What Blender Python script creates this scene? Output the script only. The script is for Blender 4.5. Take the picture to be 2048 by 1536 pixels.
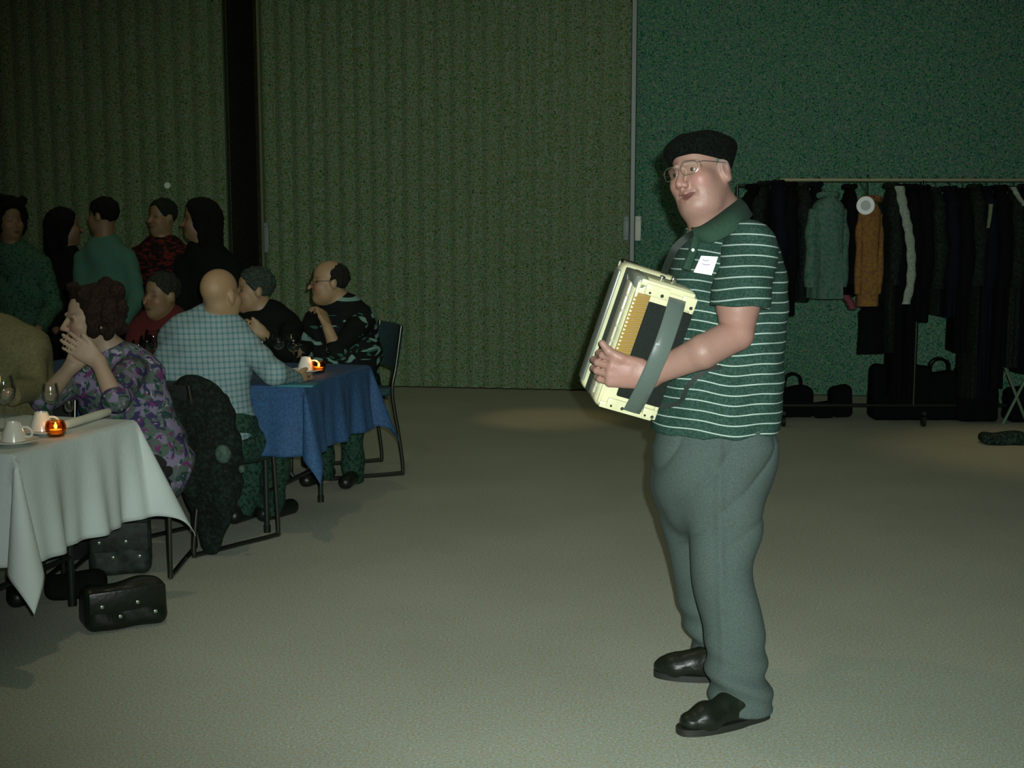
import bpy, bmesh, math, random
import numpy as np
from mathutils import Vector, Matrix
random.seed(5); np.random.seed(5)
for o in list(bpy.data.objects): bpy.data.objects.remove(o, do_unlink=True)
SC = bpy.context.scene
COL = SC.collection

# ------------------------------------------------------------ camera, world, lights, exposure
F = 2600.0; CAMH = 1.55; TH = math.atan(343 / F)
cam_d = bpy.data.cameras.new('camera'); cam = bpy.data.objects.new('camera', cam_d); COL.objects.link(cam)
cam_d.sensor_width = 36; cam_d.lens = F / 2048 * 36; cam_d.clip_end = 60
cam.location = (0, 0, CAMH); cam.rotation_euler = (math.pi / 2 - TH, 0, 0)
SC.camera = cam
W = bpy.data.worlds.new('hall_ambient'); SC.world = W; W.use_nodes = True
W.node_tree.nodes['Background'].inputs[0].default_value = (0.35, 1.0, 0.55, 1)
W.node_tree.nodes['Background'].inputs[1].default_value = 0.004
SC.view_settings.view_transform = 'Standard'; SC.view_settings.look = 'None'
SC.view_settings.exposure = 0.22; SC.view_settings.gamma = 1; SC.view_settings.use_curve_mapping = False
SC.cycles.max_bounces = 4; SC.cycles.use_denoising = True

def spot(name, loc, target, power, color, size_deg, blend, radius):
    d = bpy.data.lights.new(name, 'SPOT'); d.energy = power; d.color = color
    d.spot_size = math.radians(size_deg); d.spot_blend = blend; d.shadow_soft_size = radius
    o = bpy.data.objects.new(name, d); COL.objects.link(o); o.location = loc
    o.rotation_euler = (Vector(target) - Vector(loc)).to_track_quat('-Z', 'Y').to_euler()
    return o
# the camera's own flash, a few centimetres right of and above the lens
spot('camera_flash', (0.05, -0.02, 1.61), (0.50, 4.6, 0.90), 800, (0.93, 1.0, 0.97), 68, 1.0, 0.012)
# dim hall downlights and overhead fill
def area(name, loc, sx, sy, power, color):
    d = bpy.data.lights.new(name, 'AREA'); d.shape = 'RECTANGLE'; d.size = sx; d.size_y = sy; d.energy = power; d.color = color
    o = bpy.data.objects.new(name, d); COL.objects.link(o); o.location = loc; return o
area('overhead_fill_light', (0, 3.5, 4.3), 9, 4, 14, (.72, 1.0, .80))  # unseen broad fill, added to lift the floor and wall
area('overhead_fill_light', (-1, 8.5, 4.3), 9, 3, 16, (1.0, .86, .50))  # unseen warm fill, added over the far floor
spot('hall_downlight', (0.28, 9.6, 4.25), (0.28, 9.75, 0), 60, (1.0, 0.62, 0.28), 18, 0.9, 0.06)
spot('hall_downlight', (3.5, 8.6, 4.25), (3.5, 8.4, 0), 60, (1.0, 0.66, 0.32), 34, 1.0, 0.06)
spot('hall_downlight', (-1.1, 4.5, 4.25), (-1.1, 4.5, 0), 38, (1.0, 0.72, 0.50), 118, 1.0, 0.08)

def P(px, py, Y):
    """world point seen at pixel (px, py) of the 2048x1536 frame, at distance Y into the hall"""
    x = (px - 1024) / F; y = -(py - 768) / F
    d = (x, math.cos(TH) + y * math.sin(TH), -math.sin(TH) + y * math.cos(TH))
    t = Y / d[1]
    return Vector((d[0] * t, Y, CAMH + d[2] * t))
def G(px, py, z=0.0):
    x = (px - 1024) / F; y = -(py - 768) / F
    d = (x, math.cos(TH) + y * math.sin(TH), -math.sin(TH) + y * math.cos(TH))
    t = (z - CAMH) / d[2]
    return Vector((d[0] * t, d[1] * t, z))
def M(p):   # metres per pixel at p
    return (p[1] * math.cos(TH) + (CAMH - p[2]) * math.sin(TH)) / F

# ------------------------------------------------------------ materials
MATS = {}
def mat(name, col, rough=0.6, metal=0.0, spec=0.5, noise=None, bump=None, attr=None, emit=None, alpha=None, trans=0, coat=0, sheen=0):
    """noise=(scale, amount[, colour2]); bump=(scale, strength)"""
    if name in MATS: return MATS[name]
    m = bpy.data.materials.new(name); m.use_nodes = True; nt = m.node_tree; N = nt.nodes; L = nt.links
    b = N['Principled BSDF']
    b.inputs['Base Color'].default_value = (*col, 1); b.inputs['Roughness'].default_value = rough
    b.inputs['Metallic'].default_value = metal; b.inputs['Specular IOR Level'].default_value = spec
    b.inputs['Transmission Weight'].default_value = trans; b.inputs['Coat Weight'].default_value = coat
    b.inputs['Sheen Weight'].default_value = sheen
    tc = N.new('ShaderNodeTexCoord')
    if noise:
        n = N.new('ShaderNodeTexNoise'); n.inputs['Scale'].default_value = noise[0]; n.inputs['Detail'].default_value = 3
        L.new(tc.outputs['Object'], n.inputs['Vector'])
        r = N.new('ShaderNodeValToRGB'); c2 = noise[2] if len(noise) > 2 else tuple(c * (1 - noise[1]) for c in col)
        r.color_ramp.elements[0].position = 0.38; r.color_ramp.elements[1].position = 0.62
        r.color_ramp.elements[0].color = (*c2, 1); r.color_ramp.elements[1].color = (*col, 1)
        L.new(n.outputs[0], r.inputs[0]); L.new(r.outputs[0], b.inputs['Base Color'])
    if bump:
        n = N.new('ShaderNodeTexNoise'); n.inputs['Scale'].default_value = bump[0]; n.inputs['Detail'].default_value = 4
        L.new(tc.outputs['Object'], n.inputs['Vector'])
        bp = N.new('ShaderNodeBump'); bp.inputs['Strength'].default_value = bump[1]; bp.inputs['Distance'].default_value = 0.01
        L.new(n.outputs[0], bp.inputs['Height']); L.new(bp.outputs[0], b.inputs['Normal'])
    if attr:
        a = N.new('ShaderNodeAttribute'); a.attribute_name = attr
        L.new(a.outputs['Color'], b.inputs['Base Color'])
    if emit:
        b.inputs['Emission Color'].default_value = (*emit[:3], 1); b.inputs['Emission Strength'].default_value = emit[3]
    MATS[name] = m
    return m

def glass_mat(name, tint, gloss):
    if name in MATS: return MATS[name]
    m = bpy.data.materials.new(name); m.use_nodes = True; N = m.node_tree.nodes; L = m.node_tree.links; N.remove(N['Principled BSDF'])
    t = N.new('ShaderNodeBsdfTransparent'); t.inputs[0].default_value = (*tint, 1); g = N.new('ShaderNodeBsdfGlossy'); g.inputs['Roughness'].default_value = .03
    fr = N.new('ShaderNodeFresnel'); fr.inputs[0].default_value = 1.45; ad = N.new('ShaderNodeMath'); ad.operation = 'ADD'; ad.inputs[1].default_value = gloss * .04
    m2 = N.new('ShaderNodeMath'); m2.operation = 'MULTIPLY'; m2.inputs[1].default_value = .6; L.new(fr.outputs[0], m2.inputs[0]); L.new(m2.outputs[0], ad.inputs[0]); x = N.new('ShaderNodeMixShader'); L.new(ad.outputs[0], x.inputs[0]); L.new(t.outputs[0], x.inputs[1]); L.new(g.outputs[0], x.inputs[2])
    L.new(x.outputs[0], N['Material Output'].inputs[0]); MATS[name] = m; return m
def fleck(name, cols, scale, rough=0.8, big=None, bump=None, stretch=(1, 1, 1), alt=None):
    """mottled surface: random flecks of several colours (cell noise) plus an optional large slow stain"""
    if name in MATS: return MATS[name]
    m = bpy.data.materials.new(name); m.use_nodes = True; nt = m.node_tree; N = nt.nodes; L = nt.links
    b = N['Principled BSDF']; b.inputs['Roughness'].default_value = rough; b.inputs['Specular IOR Level'].default_value = 0.25
    tc = N.new('ShaderNodeTexCoord'); gp_ = N.new('ShaderNodeNewGeometry'); mp = N.new('ShaderNodeMapping'); mp.inputs['Scale'].default_value = stretch
    L.new(gp_.outputs['Position'], mp.inputs[0])
    n = N.new('ShaderNodeTexNoise'); n.inputs['Scale'].default_value = scale; n.inputs['Detail'].default_value = 2
    n.inputs['Roughness'].default_value = 0.7
    L.new(mp.outputs[0], n.inputs['Vector'])
    r = N.new('ShaderNodeValToRGB'); els = r.color_ramp.elements
    while len(els) < len(cols): els.new(0.5)
    for i, c in enumerate(cols):
        els[i].position = 0.36 + 0.28 * i / (len(cols) - 1); els[i].color = (*c, 1)
    L.new(n.outputs[0], r.inputs[0]); out = r.outputs[0]
    if alt:   # second palette showing through in patches of thread
        n3 = N.new('ShaderNodeTexNoise'); n3.inputs['Scale'].default_value = scale * .62; n3.inputs['Detail'].default_value = 2; n3.inputs['Roughness'].default_value = .8
        mp3 = N.new('ShaderNodeMapping'); mp3.inputs['Location'].default_value = (5.3, 2.1, 7.7); L.new(mp.outputs[0], mp3.inputs[0]); L.new(mp3.outputs[0], n3.inputs['Vector'])
        r3 = N.new('ShaderNodeValToRGB'); e3 = r3.color_ramp.elements
        while len(e3) < len(alt): e3.new(.5)
        for i, c in enumerate(alt): e3[i].position = 0.36 + 0.28 * i / (len(alt) - 1); e3[i].color = (*c, 1)
        L.new(n.outputs[0], r3.inputs[0]); g3 = N.new('ShaderNodeValToRGB'); g3.color_ramp.elements[0].position = .47; g3.color_ramp.elements[1].position = .53
        L.new(n3.outputs[0], g3.inputs[0]); x3 = N.new('ShaderNodeMix'); x3.data_type = 'RGBA'
        L.new(g3.outputs[0], x3.inputs[0]); L.new(out, x3.inputs[6]); L.new(r3.outputs[0], x3.inputs[7]); out = x3.outputs[2]
    if big:
        n2 = N.new('ShaderNodeTexNoise'); n2.inputs['Scale'].default_value = big[0]; n2.inputs['Detail'].default_value = 5
        L.new(tc.outputs['Object'], n2.inputs['Vector'])
        r2 = N.new('ShaderNodeValToRGB'); r2.color_ramp.elements[0].position = 0.35; r2.color_ramp.elements[1].position = 0.65
        g = 1 - big[1]; r2.color_ramp.elements[0].color = (g, g, g, 1); r2.color_ramp.elements[1].color = (1, 1, 1, 1)
        L.new(n2.outputs[0], r2.inputs[0])
        mx = N.new('ShaderNodeMix'); mx.data_type = 'RGBA'; mx.blend_type = 'MULTIPLY'; mx.inputs[0].default_value = 1
        L.new(out, mx.inputs[6]); L.new(r2.outputs[0], mx.inputs[7]); out = mx.outputs[2]
    L.new(out, b.inputs['Base Color'])
    if bump:
        bp = N.new('ShaderNodeBump'); bp.inputs['Strength'].default_value = bump; bp.inputs['Distance'].default_value = 0.004
        L.new(n.outputs[0], bp.inputs['Height']); L.new(bp.outputs[0], b.inputs['Normal'])
    MATS[name] = m
    return m

# ------------------------------------------------------------ object helpers
ORG = {}
def tag(o, label=None, cat=None, group=None, kind=None):
    if label: o['label'] = label
    if cat: o['category'] = cat
    if group: o['group'] = group
    if kind: o['kind'] = kind
    return o
def thing(name, label, cat, loc=(0, 0, 0), rz=0.0, group=None, kind=None):
    o = bpy.data.objects.new(name, None); COL.objects.link(o); o.empty_display_size = 0.05
    o.location = loc; o.rotation_euler = (0, 0, rz); ORG[o.name] = Vector(loc)
    return tag(o, label, cat, group, kind)
def link_mesh(name, me, m, parent=None):
    o = bpy.data.objects.new(name, me); COL.objects.link(o)
    for mm in (m if isinstance(m, (list, tuple)) else [m]): me.materials.append(mm)
    if parent: o.parent = parent; ORG[o.name] = ORG[parent.name]
    return o
def obj(name, vf, m, parent=None, world=False, smooth=True, origin=None):
    """link ONE mesh object; world=True: vertices are world coordinates (parent Empty unrotated)"""
    v, f = vf
    v = [Vector(p) for p in v]
    if parent is None and origin is None and world:
        lo = [min(p[i] for p in v) for i in range(3)]; hi = [max(p[i] for p in v) for i in range(3)]
        origin = Vector(((lo[0] + hi[0]) / 2, (lo[1] + hi[1]) / 2, lo[2]))
    if world and parent is not None: origin = ORG[parent.name]
    if origin is not None: v = [p - Vector(origin) for p in v]
    me = bpy.data.meshes.new(name); me.from_pydata(v, [], f); me.update()
    if smooth:
        me.polygons.foreach_set('use_smooth', [True] * len(me.polygons))
        try: me.set_sharp_from_angle(angle=math.radians(40))
        except Exception: pass
    o = link_mesh(name, me, m, parent)
    if parent is None and origin is not None: o.location = origin; ORG[o.name] = Vector(origin)
    elif parent is None: ORG[o.name] = Vector((0, 0, 0))
    return o
def copy_tree(o, parent=None):
    c = o.copy(); COL.objects.link(c); c.parent = parent; ORG[c.name] = ORG.get(o.name, Vector())
    for ch in list(o.children): copy_tree(ch, c)
    return c
class MB:
    def __init__(s): s.v = []; s.f = []
    def add(s, vf, mtx=None):
        n = len(s.v); v, f = vf
        s.v += [(mtx @ Vector(p)) if mtx else Vector(p) for p in v]
        s.f += [tuple(i + n for i in q) for q in f]
        return s
    @property
    def vf(s): return s.v, s.f
def rbox(sx, sy, sz, r=0.0, c=(0, 0, 0), seg=2, mtx=None):
    bm = bmesh.new(); bmesh.ops.create_cube(bm, size=1)
    for v in bm.verts: v.co = Vector((v.co.x * sx, v.co.y * sy, v.co.z * sz))
    if r > 0: bmesh.ops.bevel(bm, geom=list(bm.edges), offset=r, segments=seg, affect='EDGES', profile=0.5)
    bm.verts.ensure_lookup_table(); bm.verts.index_update()
    v = [v.co + Vector(c) for v in bm.verts]; f = [tuple(x.index for x in q.verts) for q in bm.faces]; bm.free()
    if mtx: v = [mtx @ p for p in v]
    return v, f
def tube(path, r, n=10, close=False):
    path = [Vector(p) for p in path]; k = len(path)
    rs = r if isinstance(r, (list, tuple)) else [r] * k
    v = []; f = []; ref = None
    for i, p in enumerate(path):
        t = (path[min(i + 1, k - 1)] - path[max(i - 1, 0)]).normalized()
        if ref is None: ref = t.orthogonal().normalized()
        ref = (ref - t * ref.dot(t)).normalized(); b = t.cross(ref)
        for j in range(n):
            a = 2 * math.pi * j / n; v.append(p + (ref * math.cos(a) + b * math.sin(a)) * rs[i])
    for i in range(k - 1):
        for j in range(n):
            j2 = (j + 1) % n; f.append((i * n + j, i * n + j2, (i + 1) * n + j2, (i + 1) * n + j))
    f.append(tuple(range(n - 1, -1, -1))); f.append(tuple(range((k - 1) * n, k * n)))
    return v, f
def smooth_path(pts, n=6):
    pts = [Vector(p) for p in pts]; out = []
    for i in range(len(pts) - 1):
        p0 = pts[max(i - 1, 0)]; p1 = pts[i]; p2 = pts[i + 1]; p3 = pts[min(i + 2, len(pts) - 1)]
        for j in range(n):
            t = j / n
            out.append(0.5 * ((2 * p1) + (p2 - p0) * t + (2 * p0 - 5 * p1 + 4 * p2 - p3) * t * t + (3 * p1 - p0 - 3 * p2 + p3) * t ** 3))
    out.append(pts[-1]); return out
def lathe(prof, n=20):
    v = []; f = []
    for (r, z) in prof:
        for j in range(n):
            a = 2 * math.pi * j / n; v.append(Vector((r * math.cos(a), r * math.sin(a), z)))
    for i in range(len(prof) - 1):
        for j in range(n):
            j2 = (j + 1) % n; f.append((i * n + j, i * n + j2, (i + 1) * n + j2, (i + 1) * n + j))
    if prof[0][0] > 1e-4: f.append(tuple(range(n - 1, -1, -1)))
    if prof[-1][0] > 1e-4: f.append(tuple(range((len(prof) - 1) * n, len(prof) * n)))
    return v, f
def prism(poly, z0, z1):
    n = len(poly); v = [Vector((x, y, z0)) for x, y in poly] + [Vector((x, y, z1)) for x, y in poly]
    f = [tuple(range(n - 1, -1, -1)), tuple(range(n, 2 * n))] + [(i, (i + 1) % n, n + (i + 1) % n, n + i) for i in range(n)]
    return v, f

# ------------------------------------------------------------ signed-distance modelling: smooth continuous bodies
class Sdf:
    def __init__(s, lo, hi, h):
        s.lo = np.array(lo, float); s.h = h
        s.n = np.maximum(np.ceil((np.array(hi) - s.lo) / h).astype(int), 4) + 1
        s.d = np.full(tuple(s.n), 0.2, np.float32)
    def _win(s, lo, hi, pad):
        a = np.clip(np.floor((np.array(lo) - pad - s.lo) / s.h).astype(int), 0, s.n)
        b = np.clip(np.ceil((np.array(hi) + pad - s.lo) / s.h).astype(int) + 1, 0, s.n)
        if np.any(b <= a): return None
        sl = tuple(slice(a[i], b[i]) for i in range(3))
        ax = [(s.lo[i] + np.arange(a[i], b[i]) * s.h).astype(np.float32) for i in range(3)]
        return sl, ax[0][:, None, None], ax[1][None, :, None], ax[2][None, None, :]
    def _mix(s, sl, d, k, sub):
        a = s.d[sl]
        if sub:
            b = -d; h = np.maximum(k - np.abs(a - b), 0) / k; s.d[sl] = np.maximum(a, b) + h * h * k / 4
        else:
            h = np.maximum(k - np.abs(a - d), 0) / k; s.d[sl] = np.minimum(a, d) + -h * h * k / 4
    def cone(s, a, b, ra, rb, k=0.02, flat=None, sub=False, cut=None):
        a = np.array(a, float); b = np.array(b, float); R = max(ra, rb) * (max(1, flat[1]) if flat else 1)
        w = s._win(np.minimum(a, b) - R, np.maximum(a, b) + R, k + 2 * s.h)
        if w is None: return s
        sl, X, Y, Z = w; X = X - a[0]; Y = Y - a[1]; Z = Z - a[2]; ab = b - a; q = 1.0
        if cut: cp = [((X + a[0] - c[0][0]) * c[1][0] + (Y + a[1] - c[0][1]) * c[1][1] + (Z + a[2] - c[0][2]) * c[1][2]) for c in cut]
        if flat:
            n = np.array(flat[0], float); n /= np.linalg.norm(n); g = 1 / flat[1] - 1; q = min(1, flat[1])
            dn = X * n[0] + Y * n[1] + Z * n[2]; X = X + n[0] * dn * g; Y = Y + n[1] * dn * g; Z = Z + n[2] * dn * g
            ab = ab + n * ab.dot(n) * g
        L2 = max(ab.dot(ab), 1e-9); t = np.clip((X * ab[0] + Y * ab[1] + Z * ab[2]) / L2, 0, 1)
        d = np.sqrt((X - t * ab[0]) ** 2 + (Y - t * ab[1]) ** 2 + (Z - t * ab[2]) ** 2) - (ra + (rb - ra) * t)
        d = d * q
        if cut:
            for c in cp: d = np.maximum(d, c)
        s._mix(sl, d.astype(np.float32), k, sub); return s
    def ell(s, c, r, ax=None, k=0.02, sub=False, cut=None):
        c = np.array(c, float); R = max(r); w = s._win(c - R, c + R, k + 2 * s.h)
        if w is None: return s
        sl, X, Y, Z = w; X = X - c[0]; Y = Y - c[1]; Z = Z - c[2]
        ax = ax or ((1, 0, 0), (0, 1, 0), (0, 0, 1)); q = 0; q2 = 0
        for a, rr in zip(ax, r):
            e = X * a[0] + Y * a[1] + Z * a[2]; q = q + (e / rr) ** 2; q2 = q2 + (e / rr ** 2) ** 2
        q = np.sqrt(q); d = q * (q - 1) / np.maximum(np.sqrt(q2), 1e-6)
        if cut:
            for cc in cut: d = np.maximum(d, (X + c[0] - cc[0][0]) * cc[1][0] + (Y + c[1] - cc[0][1]) * cc[1][1] + (Z + c[2] - cc[0][2]) * cc[1][2])
        s._mix(sl, d.astype(np.float32), k, sub); return s
    def loft(s, rows, k=0.02, sub=False, pw=2.0):
        """rows: (z, cx, cy, rx, ry) upwards or downwards"""
        rows = sorted(rows); A = np.array(rows, float); R = max(A[:, 3].max(), A[:, 4].max())
        w = s._win((A[:, 1].min() - R, A[:, 2].min() - R, A[0, 0]), (A[:, 1].max() + R, A[:, 2].max() + R, A[-1, 0]), k + 2 * s.h)
        sl, X, Y, Z = w; z = Z.ravel()
        def ip(c):
            # smooth (cubic hermite) interpolation
            zz = np.clip(z, A[0, 0], A[-1, 0]); m = np.gradient(A[:, c], A[:, 0]); i = np.clip(np.searchsorted(A[:, 0], zz) - 1, 0, len(A) - 2)
            h = A[i + 1, 0] - A[i, 0]; t = (zz - A[i, 0]) / h
            return ((2 * t ** 3 - 3 * t ** 2 + 1) * A[i, c] + (t ** 3 - 2 * t ** 2 + t) * h * m[i] + (3 * t ** 2 - 2 * t ** 3) * A[i + 1, c] + (t ** 3 - t ** 2) * h * m[i + 1])[None, None, :]
        cx, cy, rx, ry = ip(1), ip(2), np.maximum(ip(3), 0.003), np.maximum(ip(4), 0.003)
        q = (np.abs((X - cx) / rx) ** pw + np.abs((Y - cy) / ry) ** pw) ** (1 / pw)
        d = (q - 1) * np.minimum(rx, ry)
        d = np.maximum(d, np.maximum(A[0, 0] - Z, Z - A[-1, 0]))
        s._mix(sl, d.astype(np.float32), k, sub); return s
    def mesh(s):
        d = s.d; ins = d < 0
        if not ins.any(): return [], []
        for i in range(3):   # keep the border outside
            sl = [slice(None)] * 3
            for e in (0, -1): sl[i] = e; d[tuple(sl)] = np.maximum(d[tuple(sl)], s.h * .5)
        ins = d < 0
        c = [ins[i:ins.shape[0] - 1 + i, j:ins.shape[1] - 1 + j, l:ins.shape[2] - 1 + l] for i in (0, 1) for j in (0, 1) for l in (0, 1)]
        a = c[0].copy(); o = c[0].copy()
        for x in c[1:]: a &= x; o |= x
        I = np.argwhere(o & ~a); idx = np.full(a.shape, -1, np.int64); idx[tuple(I.T)] = np.arange(len(I))
        offs = [(i, j, l) for i in (0, 1) for j in (0, 1) for l in (0, 1)]
        V = np.stack([d[I[:, 0] + a_, I[:, 1] + b_, I[:, 2] + c_] for a_, b_, c_ in offs], 1)
        acc = np.zeros((len(I), 3)); cnt = np.zeros(len(I))
        for p in range(8):
            for q in range(p + 1, 8):
                df = np.array(offs[q]) - np.array(offs[p])
                if np.abs(df).sum() != 1 or df.min() < 0: continue
                va, vb = V[:, p], V[:, q]; m = (va < 0) != (vb < 0)
                t = np.where(m, va / np.where(m, va - vb, 1), 0)
                acc += m[:, None] * (np.array(offs[p])[None] + t[:, None] * df[None]); cnt += m
        pos = s.lo + (I + acc / cnt[:, None]) * s.h
        F_ = []
        for axis in range(3):
            u, v = (axis + 1) % 3, (axis + 2) % 3
            sl0 = [slice(1, -1)] * 3; sl1 = [slice(1, -1)] * 3
            sl0[axis] = slice(0, -1); sl1[axis] = slice(1, None)
            A = ins[tuple(sl0)]; B = ins[tuple(sl1)]; E = np.argwhere(A != B)
            if not len(E): continue
            flip = ~A[tuple(E.T)]; base = E.copy(); base[:, u] += 1; base[:, v] += 1   # node index
            def cell(du, dv):
                q = base.copy(); q[:, u] -= du; q[:, v] -= dv; return idx[tuple(q.T)]
            quad = np.stack([cell(1, 1), cell(0, 1), cell(0, 0), cell(1, 0)], 1)
            quad[flip] = quad[flip][:, ::-1]; F_.append(quad)
        return pos, np.concatenate(F_)
def sdf_obj(name, s, m, parent, disp=None, attr=None):
    pos, fc = s.mesh() if isinstance(s, Sdf) else s
    org = np.array(ORG[parent.name]) if parent else np.zeros(3)
    me = bpy.data.meshes.new(name)
    if disp is not None:
        me.from_pydata((pos).tolist(), [], fc.tolist()); me.update()
        nr = np.zeros(len(pos) * 3); me.vertices.foreach_get('normal', nr); nr = nr.reshape(-1, 3)
        pos = pos + nr * disp(pos)[:, None]; me.clear_geometry()
    me.from_pydata((pos - org).tolist(), [], fc.tolist()); me.update()
    me.polygons.foreach_set('use_smooth', [True] * len(me.polygons))
    if attr:
        for an, fn in attr.items():
            vals = fn(pos)
            if vals.ndim == 1:
                a = me.attributes.new(an, 'FLOAT', 'POINT'); a.data.foreach_set('value', vals.astype(np.float32))
            else:
                a = me.attributes.new(an, 'FLOAT_COLOR', 'POINT')
                a.data.foreach_set('color', np.concatenate([vals, np.ones((len(vals), 1))], 1).astype(np.float32).ravel())
    return link_mesh(name, me, m, parent)

# ============================================================ THE SETTING
WS = -0.15; WA = math.atan(WS); WY = 11.4
def wall_pt(X, back=0.0, z=0.0): return Vector((X, WY + WS * X + back, z))
def wall_x(px): k = (px - 1024) / F / 1.0; return k * WY / (1 - k * WS)
HALL_H = 4.4
m_floor = fleck('concrete_floor', [(.25, .34, .20), (.38, .42, .30), (.36, .46, .40), (.50, .57, .52)], 120, 0.62, big=(1.3, .10), bump=.08, alt=[(.36, .31, .12), (.42, .41, .26), (.36, .40, .40), (.52, .52, .42)])
m_wallf = fleck('woven_vinyl_partition', [(.004, .03, .008), (.05, .22, .08), (.12, .24, .10), (.20, .22, .10), (.16, .34, .26)], 75, 0.85, bump=.3, alt=[(.06, .10, .01), (.18, .19, .04), (.15, .20, .18), (.25, .27, .24)])
m_flat = fleck('speckled_green_wall', [(.004, .035, .015), (.035, .22, .12), (.07, .24, .09), (.16, .20, .10), (.13, .36, .27)], 75, 0.85, bump=.2, alt=[(.004, .05, .02), (.03, .20, .15), (.12, .14, .13), (.18, .20, .17)])
m_dark = mat('dark_brown_recess', (.035, .032, .010), .8, noise=(30, .6))
m_ceil = mat('dark_ceiling', (.02, .03, .025), .9)
m_metal = mat('brushed_grey_metal', (.30, .36, .33), .5, .15)
m_pale = mat('pale_metal_latch', (.60, .64, .55), .5, .0)
m_pale2 = mat('dull_metal_latch', (.20, .26, .23), .5, .0)

fl = obj('floor', rbox(15, 16, .2, 0, (0, 5.5, -.1)), m_floor); tag(fl, kind='structure')
ce = obj('ceiling', rbox(15, 16, .2, 0, (0, 5.5, HALL_H + .1)), m_ceil); tag(ce, kind='structure')
for nm, c, s in (('wall_left', (-7.2, 5.5, HALL_H / 2), (.2, 16, HALL_H)), ('wall_right', (7.2, 5.5, HALL_H / 2), (.2, 16, HALL_H)), ('wall_front', (0, -2.4, HALL_H / 2), (14.2, .2, HALL_H))):
    tag(obj(nm, rbox(*s, 0, c), m_ceil), kind='structure')

def pleat_mesh(w, h, dep, th=.012):
    n = 10; v = []; f = []
    prof = []
    for i in range(n + 1):
        t = i / n; prof.append((t * w, -dep * (math.sin(math.pi * t) ** 1.4)))
    v = [Vector((x, y, .012)) for x, y in prof] + [Vector((x, y, h)) for x, y in prof] + [Vector((x, th, .012)) for x, y in prof] + [Vector((x, th, h)) for x, y in prof]
    m = n + 1
    for i in range(n):
        f.append((i, i + 1, m + i + 1, m + i)); f.append((2 * m + i + 1, 2 * m + i, 3 * m + i, 3 * m + i + 1))
        f.append((i + 1, i, 2 * m + i, 2 * m + i + 1)); f.append((m + i, m + i + 1, 3 * m + i + 1, 3 * m + i))
    f += [(0, m, 3 * m, 2 * m), (n, 2 * m + n, 3 * m + n, m + n)]
    return v, f
def folding_wall(name, x0, x1, w, dep, label):
    u = Vector((1, WS, 0)).normalized(); p0 = wall_pt(x0); L = (wall_pt(x1) - p0).length; n = max(1, round(L / w)); w = L / n
    root = thing(name, None, None, p0, WA, kind='structure'); root['label'] = label
    first = None
    for i in range(n):
        if first is None: o = first = obj('pleat', pleat_mesh(w, HALL_H - .02, dep), m_wallf, root)
        else:
            o = first.copy(); COL.objects.link(o); o.parent = root
        o.location = (i * w, 0, 0)
    # head track and bottom sweep strip
    obj('top_track', rbox(L, .07, .05, .005, (L / 2, .0, HALL_H - .03)), m_metal, root)
    obj('sweep_strip', rbox(L, .02, .03, .004, (L / 2, .012, .016)), m_dark, root)
    return root
XA, XB, XC = wall_x(467), wall_x(529), wall_x(1257)
folding_wall('wall_back_left', -7.05, XA, .17, .022, 'left folding fabric partition beyond the standing guests')
folding_wall('wall_back', XB, XC, .143, .030, 'pleated green-brown folding partition across the back of the hall')
XD = wall_x(1268)
p0 = wall_pt(XD); L = (wall_pt(7.05) - p0).length
r = thing('wall_back_right', 'plain speckled green partition behind the coat rack', None, p0, WA, kind='structure')
nP = 1
for i in range(nP):
    obj('wall_panel', rbox(L / nP - .004, .05, HALL_H - .02, .003, ((i + .5) * L / nP, .01, HALL_H / 2)), m_flat, r)
# the dark opening between left and middle partitions
q0 = wall_pt(XA, .0); q1 = wall_pt(XB, .0)
rc = thing('wall_recess', 'dark brown opening between the two folding partitions', None, q0, WA, kind='structure')
gl = (q1 - q0).length
obj('recess_back', rbox(gl + .4, .06, HALL_H, 0, (gl / 2, .75, HALL_H / 2)), m_dark, rc)
obj('recess_jamb', rbox(.03, .72, HALL_H, 0, (-.02, .38, HALL_H / 2)), m_dark, rc)
obj('recess_jamb', rbox(.03, .72, HALL_H, 0, (gl + .02, .38, HALL_H / 2)), mat('olive_brown_jamb', (.16, .13, .03), .8, noise=(30, .5)), rc)

def stile(px, w, name, label, top, mt, latch=None):
    x = wall_x(px); p = wall_pt(x, -.04)
    t = thing(name, None, None, p, WA, kind='structure'); t['label'] = label
    obj('channel', rbox(w, .05, top, .006, (0, 0, top / 2)), mt, t)
    obj('channel_lip', rbox(w * .35, .02, top, .003, (w * .25, -.03, top / 2)), mt, t)
    for (dx, z0, z1, ww, mm) in (latch or []):
        h = obj('latch', rbox(ww, .03, z1 - z0, .006, (dx, -.05, (z0 + z1) / 2)), mm, t)
        obj('latch_cap', rbox(ww * .8, .02, .03, .004, (dx, -.07, z1 - .02)), mm, h)
        obj('latch_cap', rbox(ww * .8, .02, .03, .004, (dx, -.07, z0 + .02)), mm, h)
    return t
zz = lambda px, py, Y: P(px, py, Y)[2]
stile(1262, .040, 'trim_1', 'grey metal closing post where the two partitions meet, with latches', HALL_H - .05, m_metal,
      [(.052, zz(1275, 482, 11.1), zz(1275, 432, 11.1), .052, m_pale), (-.05, zz(1250, 482, 11.1), zz(1250, 432, 11.1), .05, m_pale2)])
stile(532, .028, 'trim_2', 'slim pale metal edge channel with a small latch beside the dark opening', HALL_H - .05, mat('pale_edge', (.16, .19, .10), .5, .2),
      [(.045, zz(537, 505, 11.7), zz(537, 445, 11.7), .04, m_pale2)])
stile(465, .02, 'trim_3', 'dull metal edge channel left of the dark opening', HALL_H - .05, mat('dull_edge', (.05, .07, .03), .6, .2))
wp = P(335, 371, 11.75)
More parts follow.
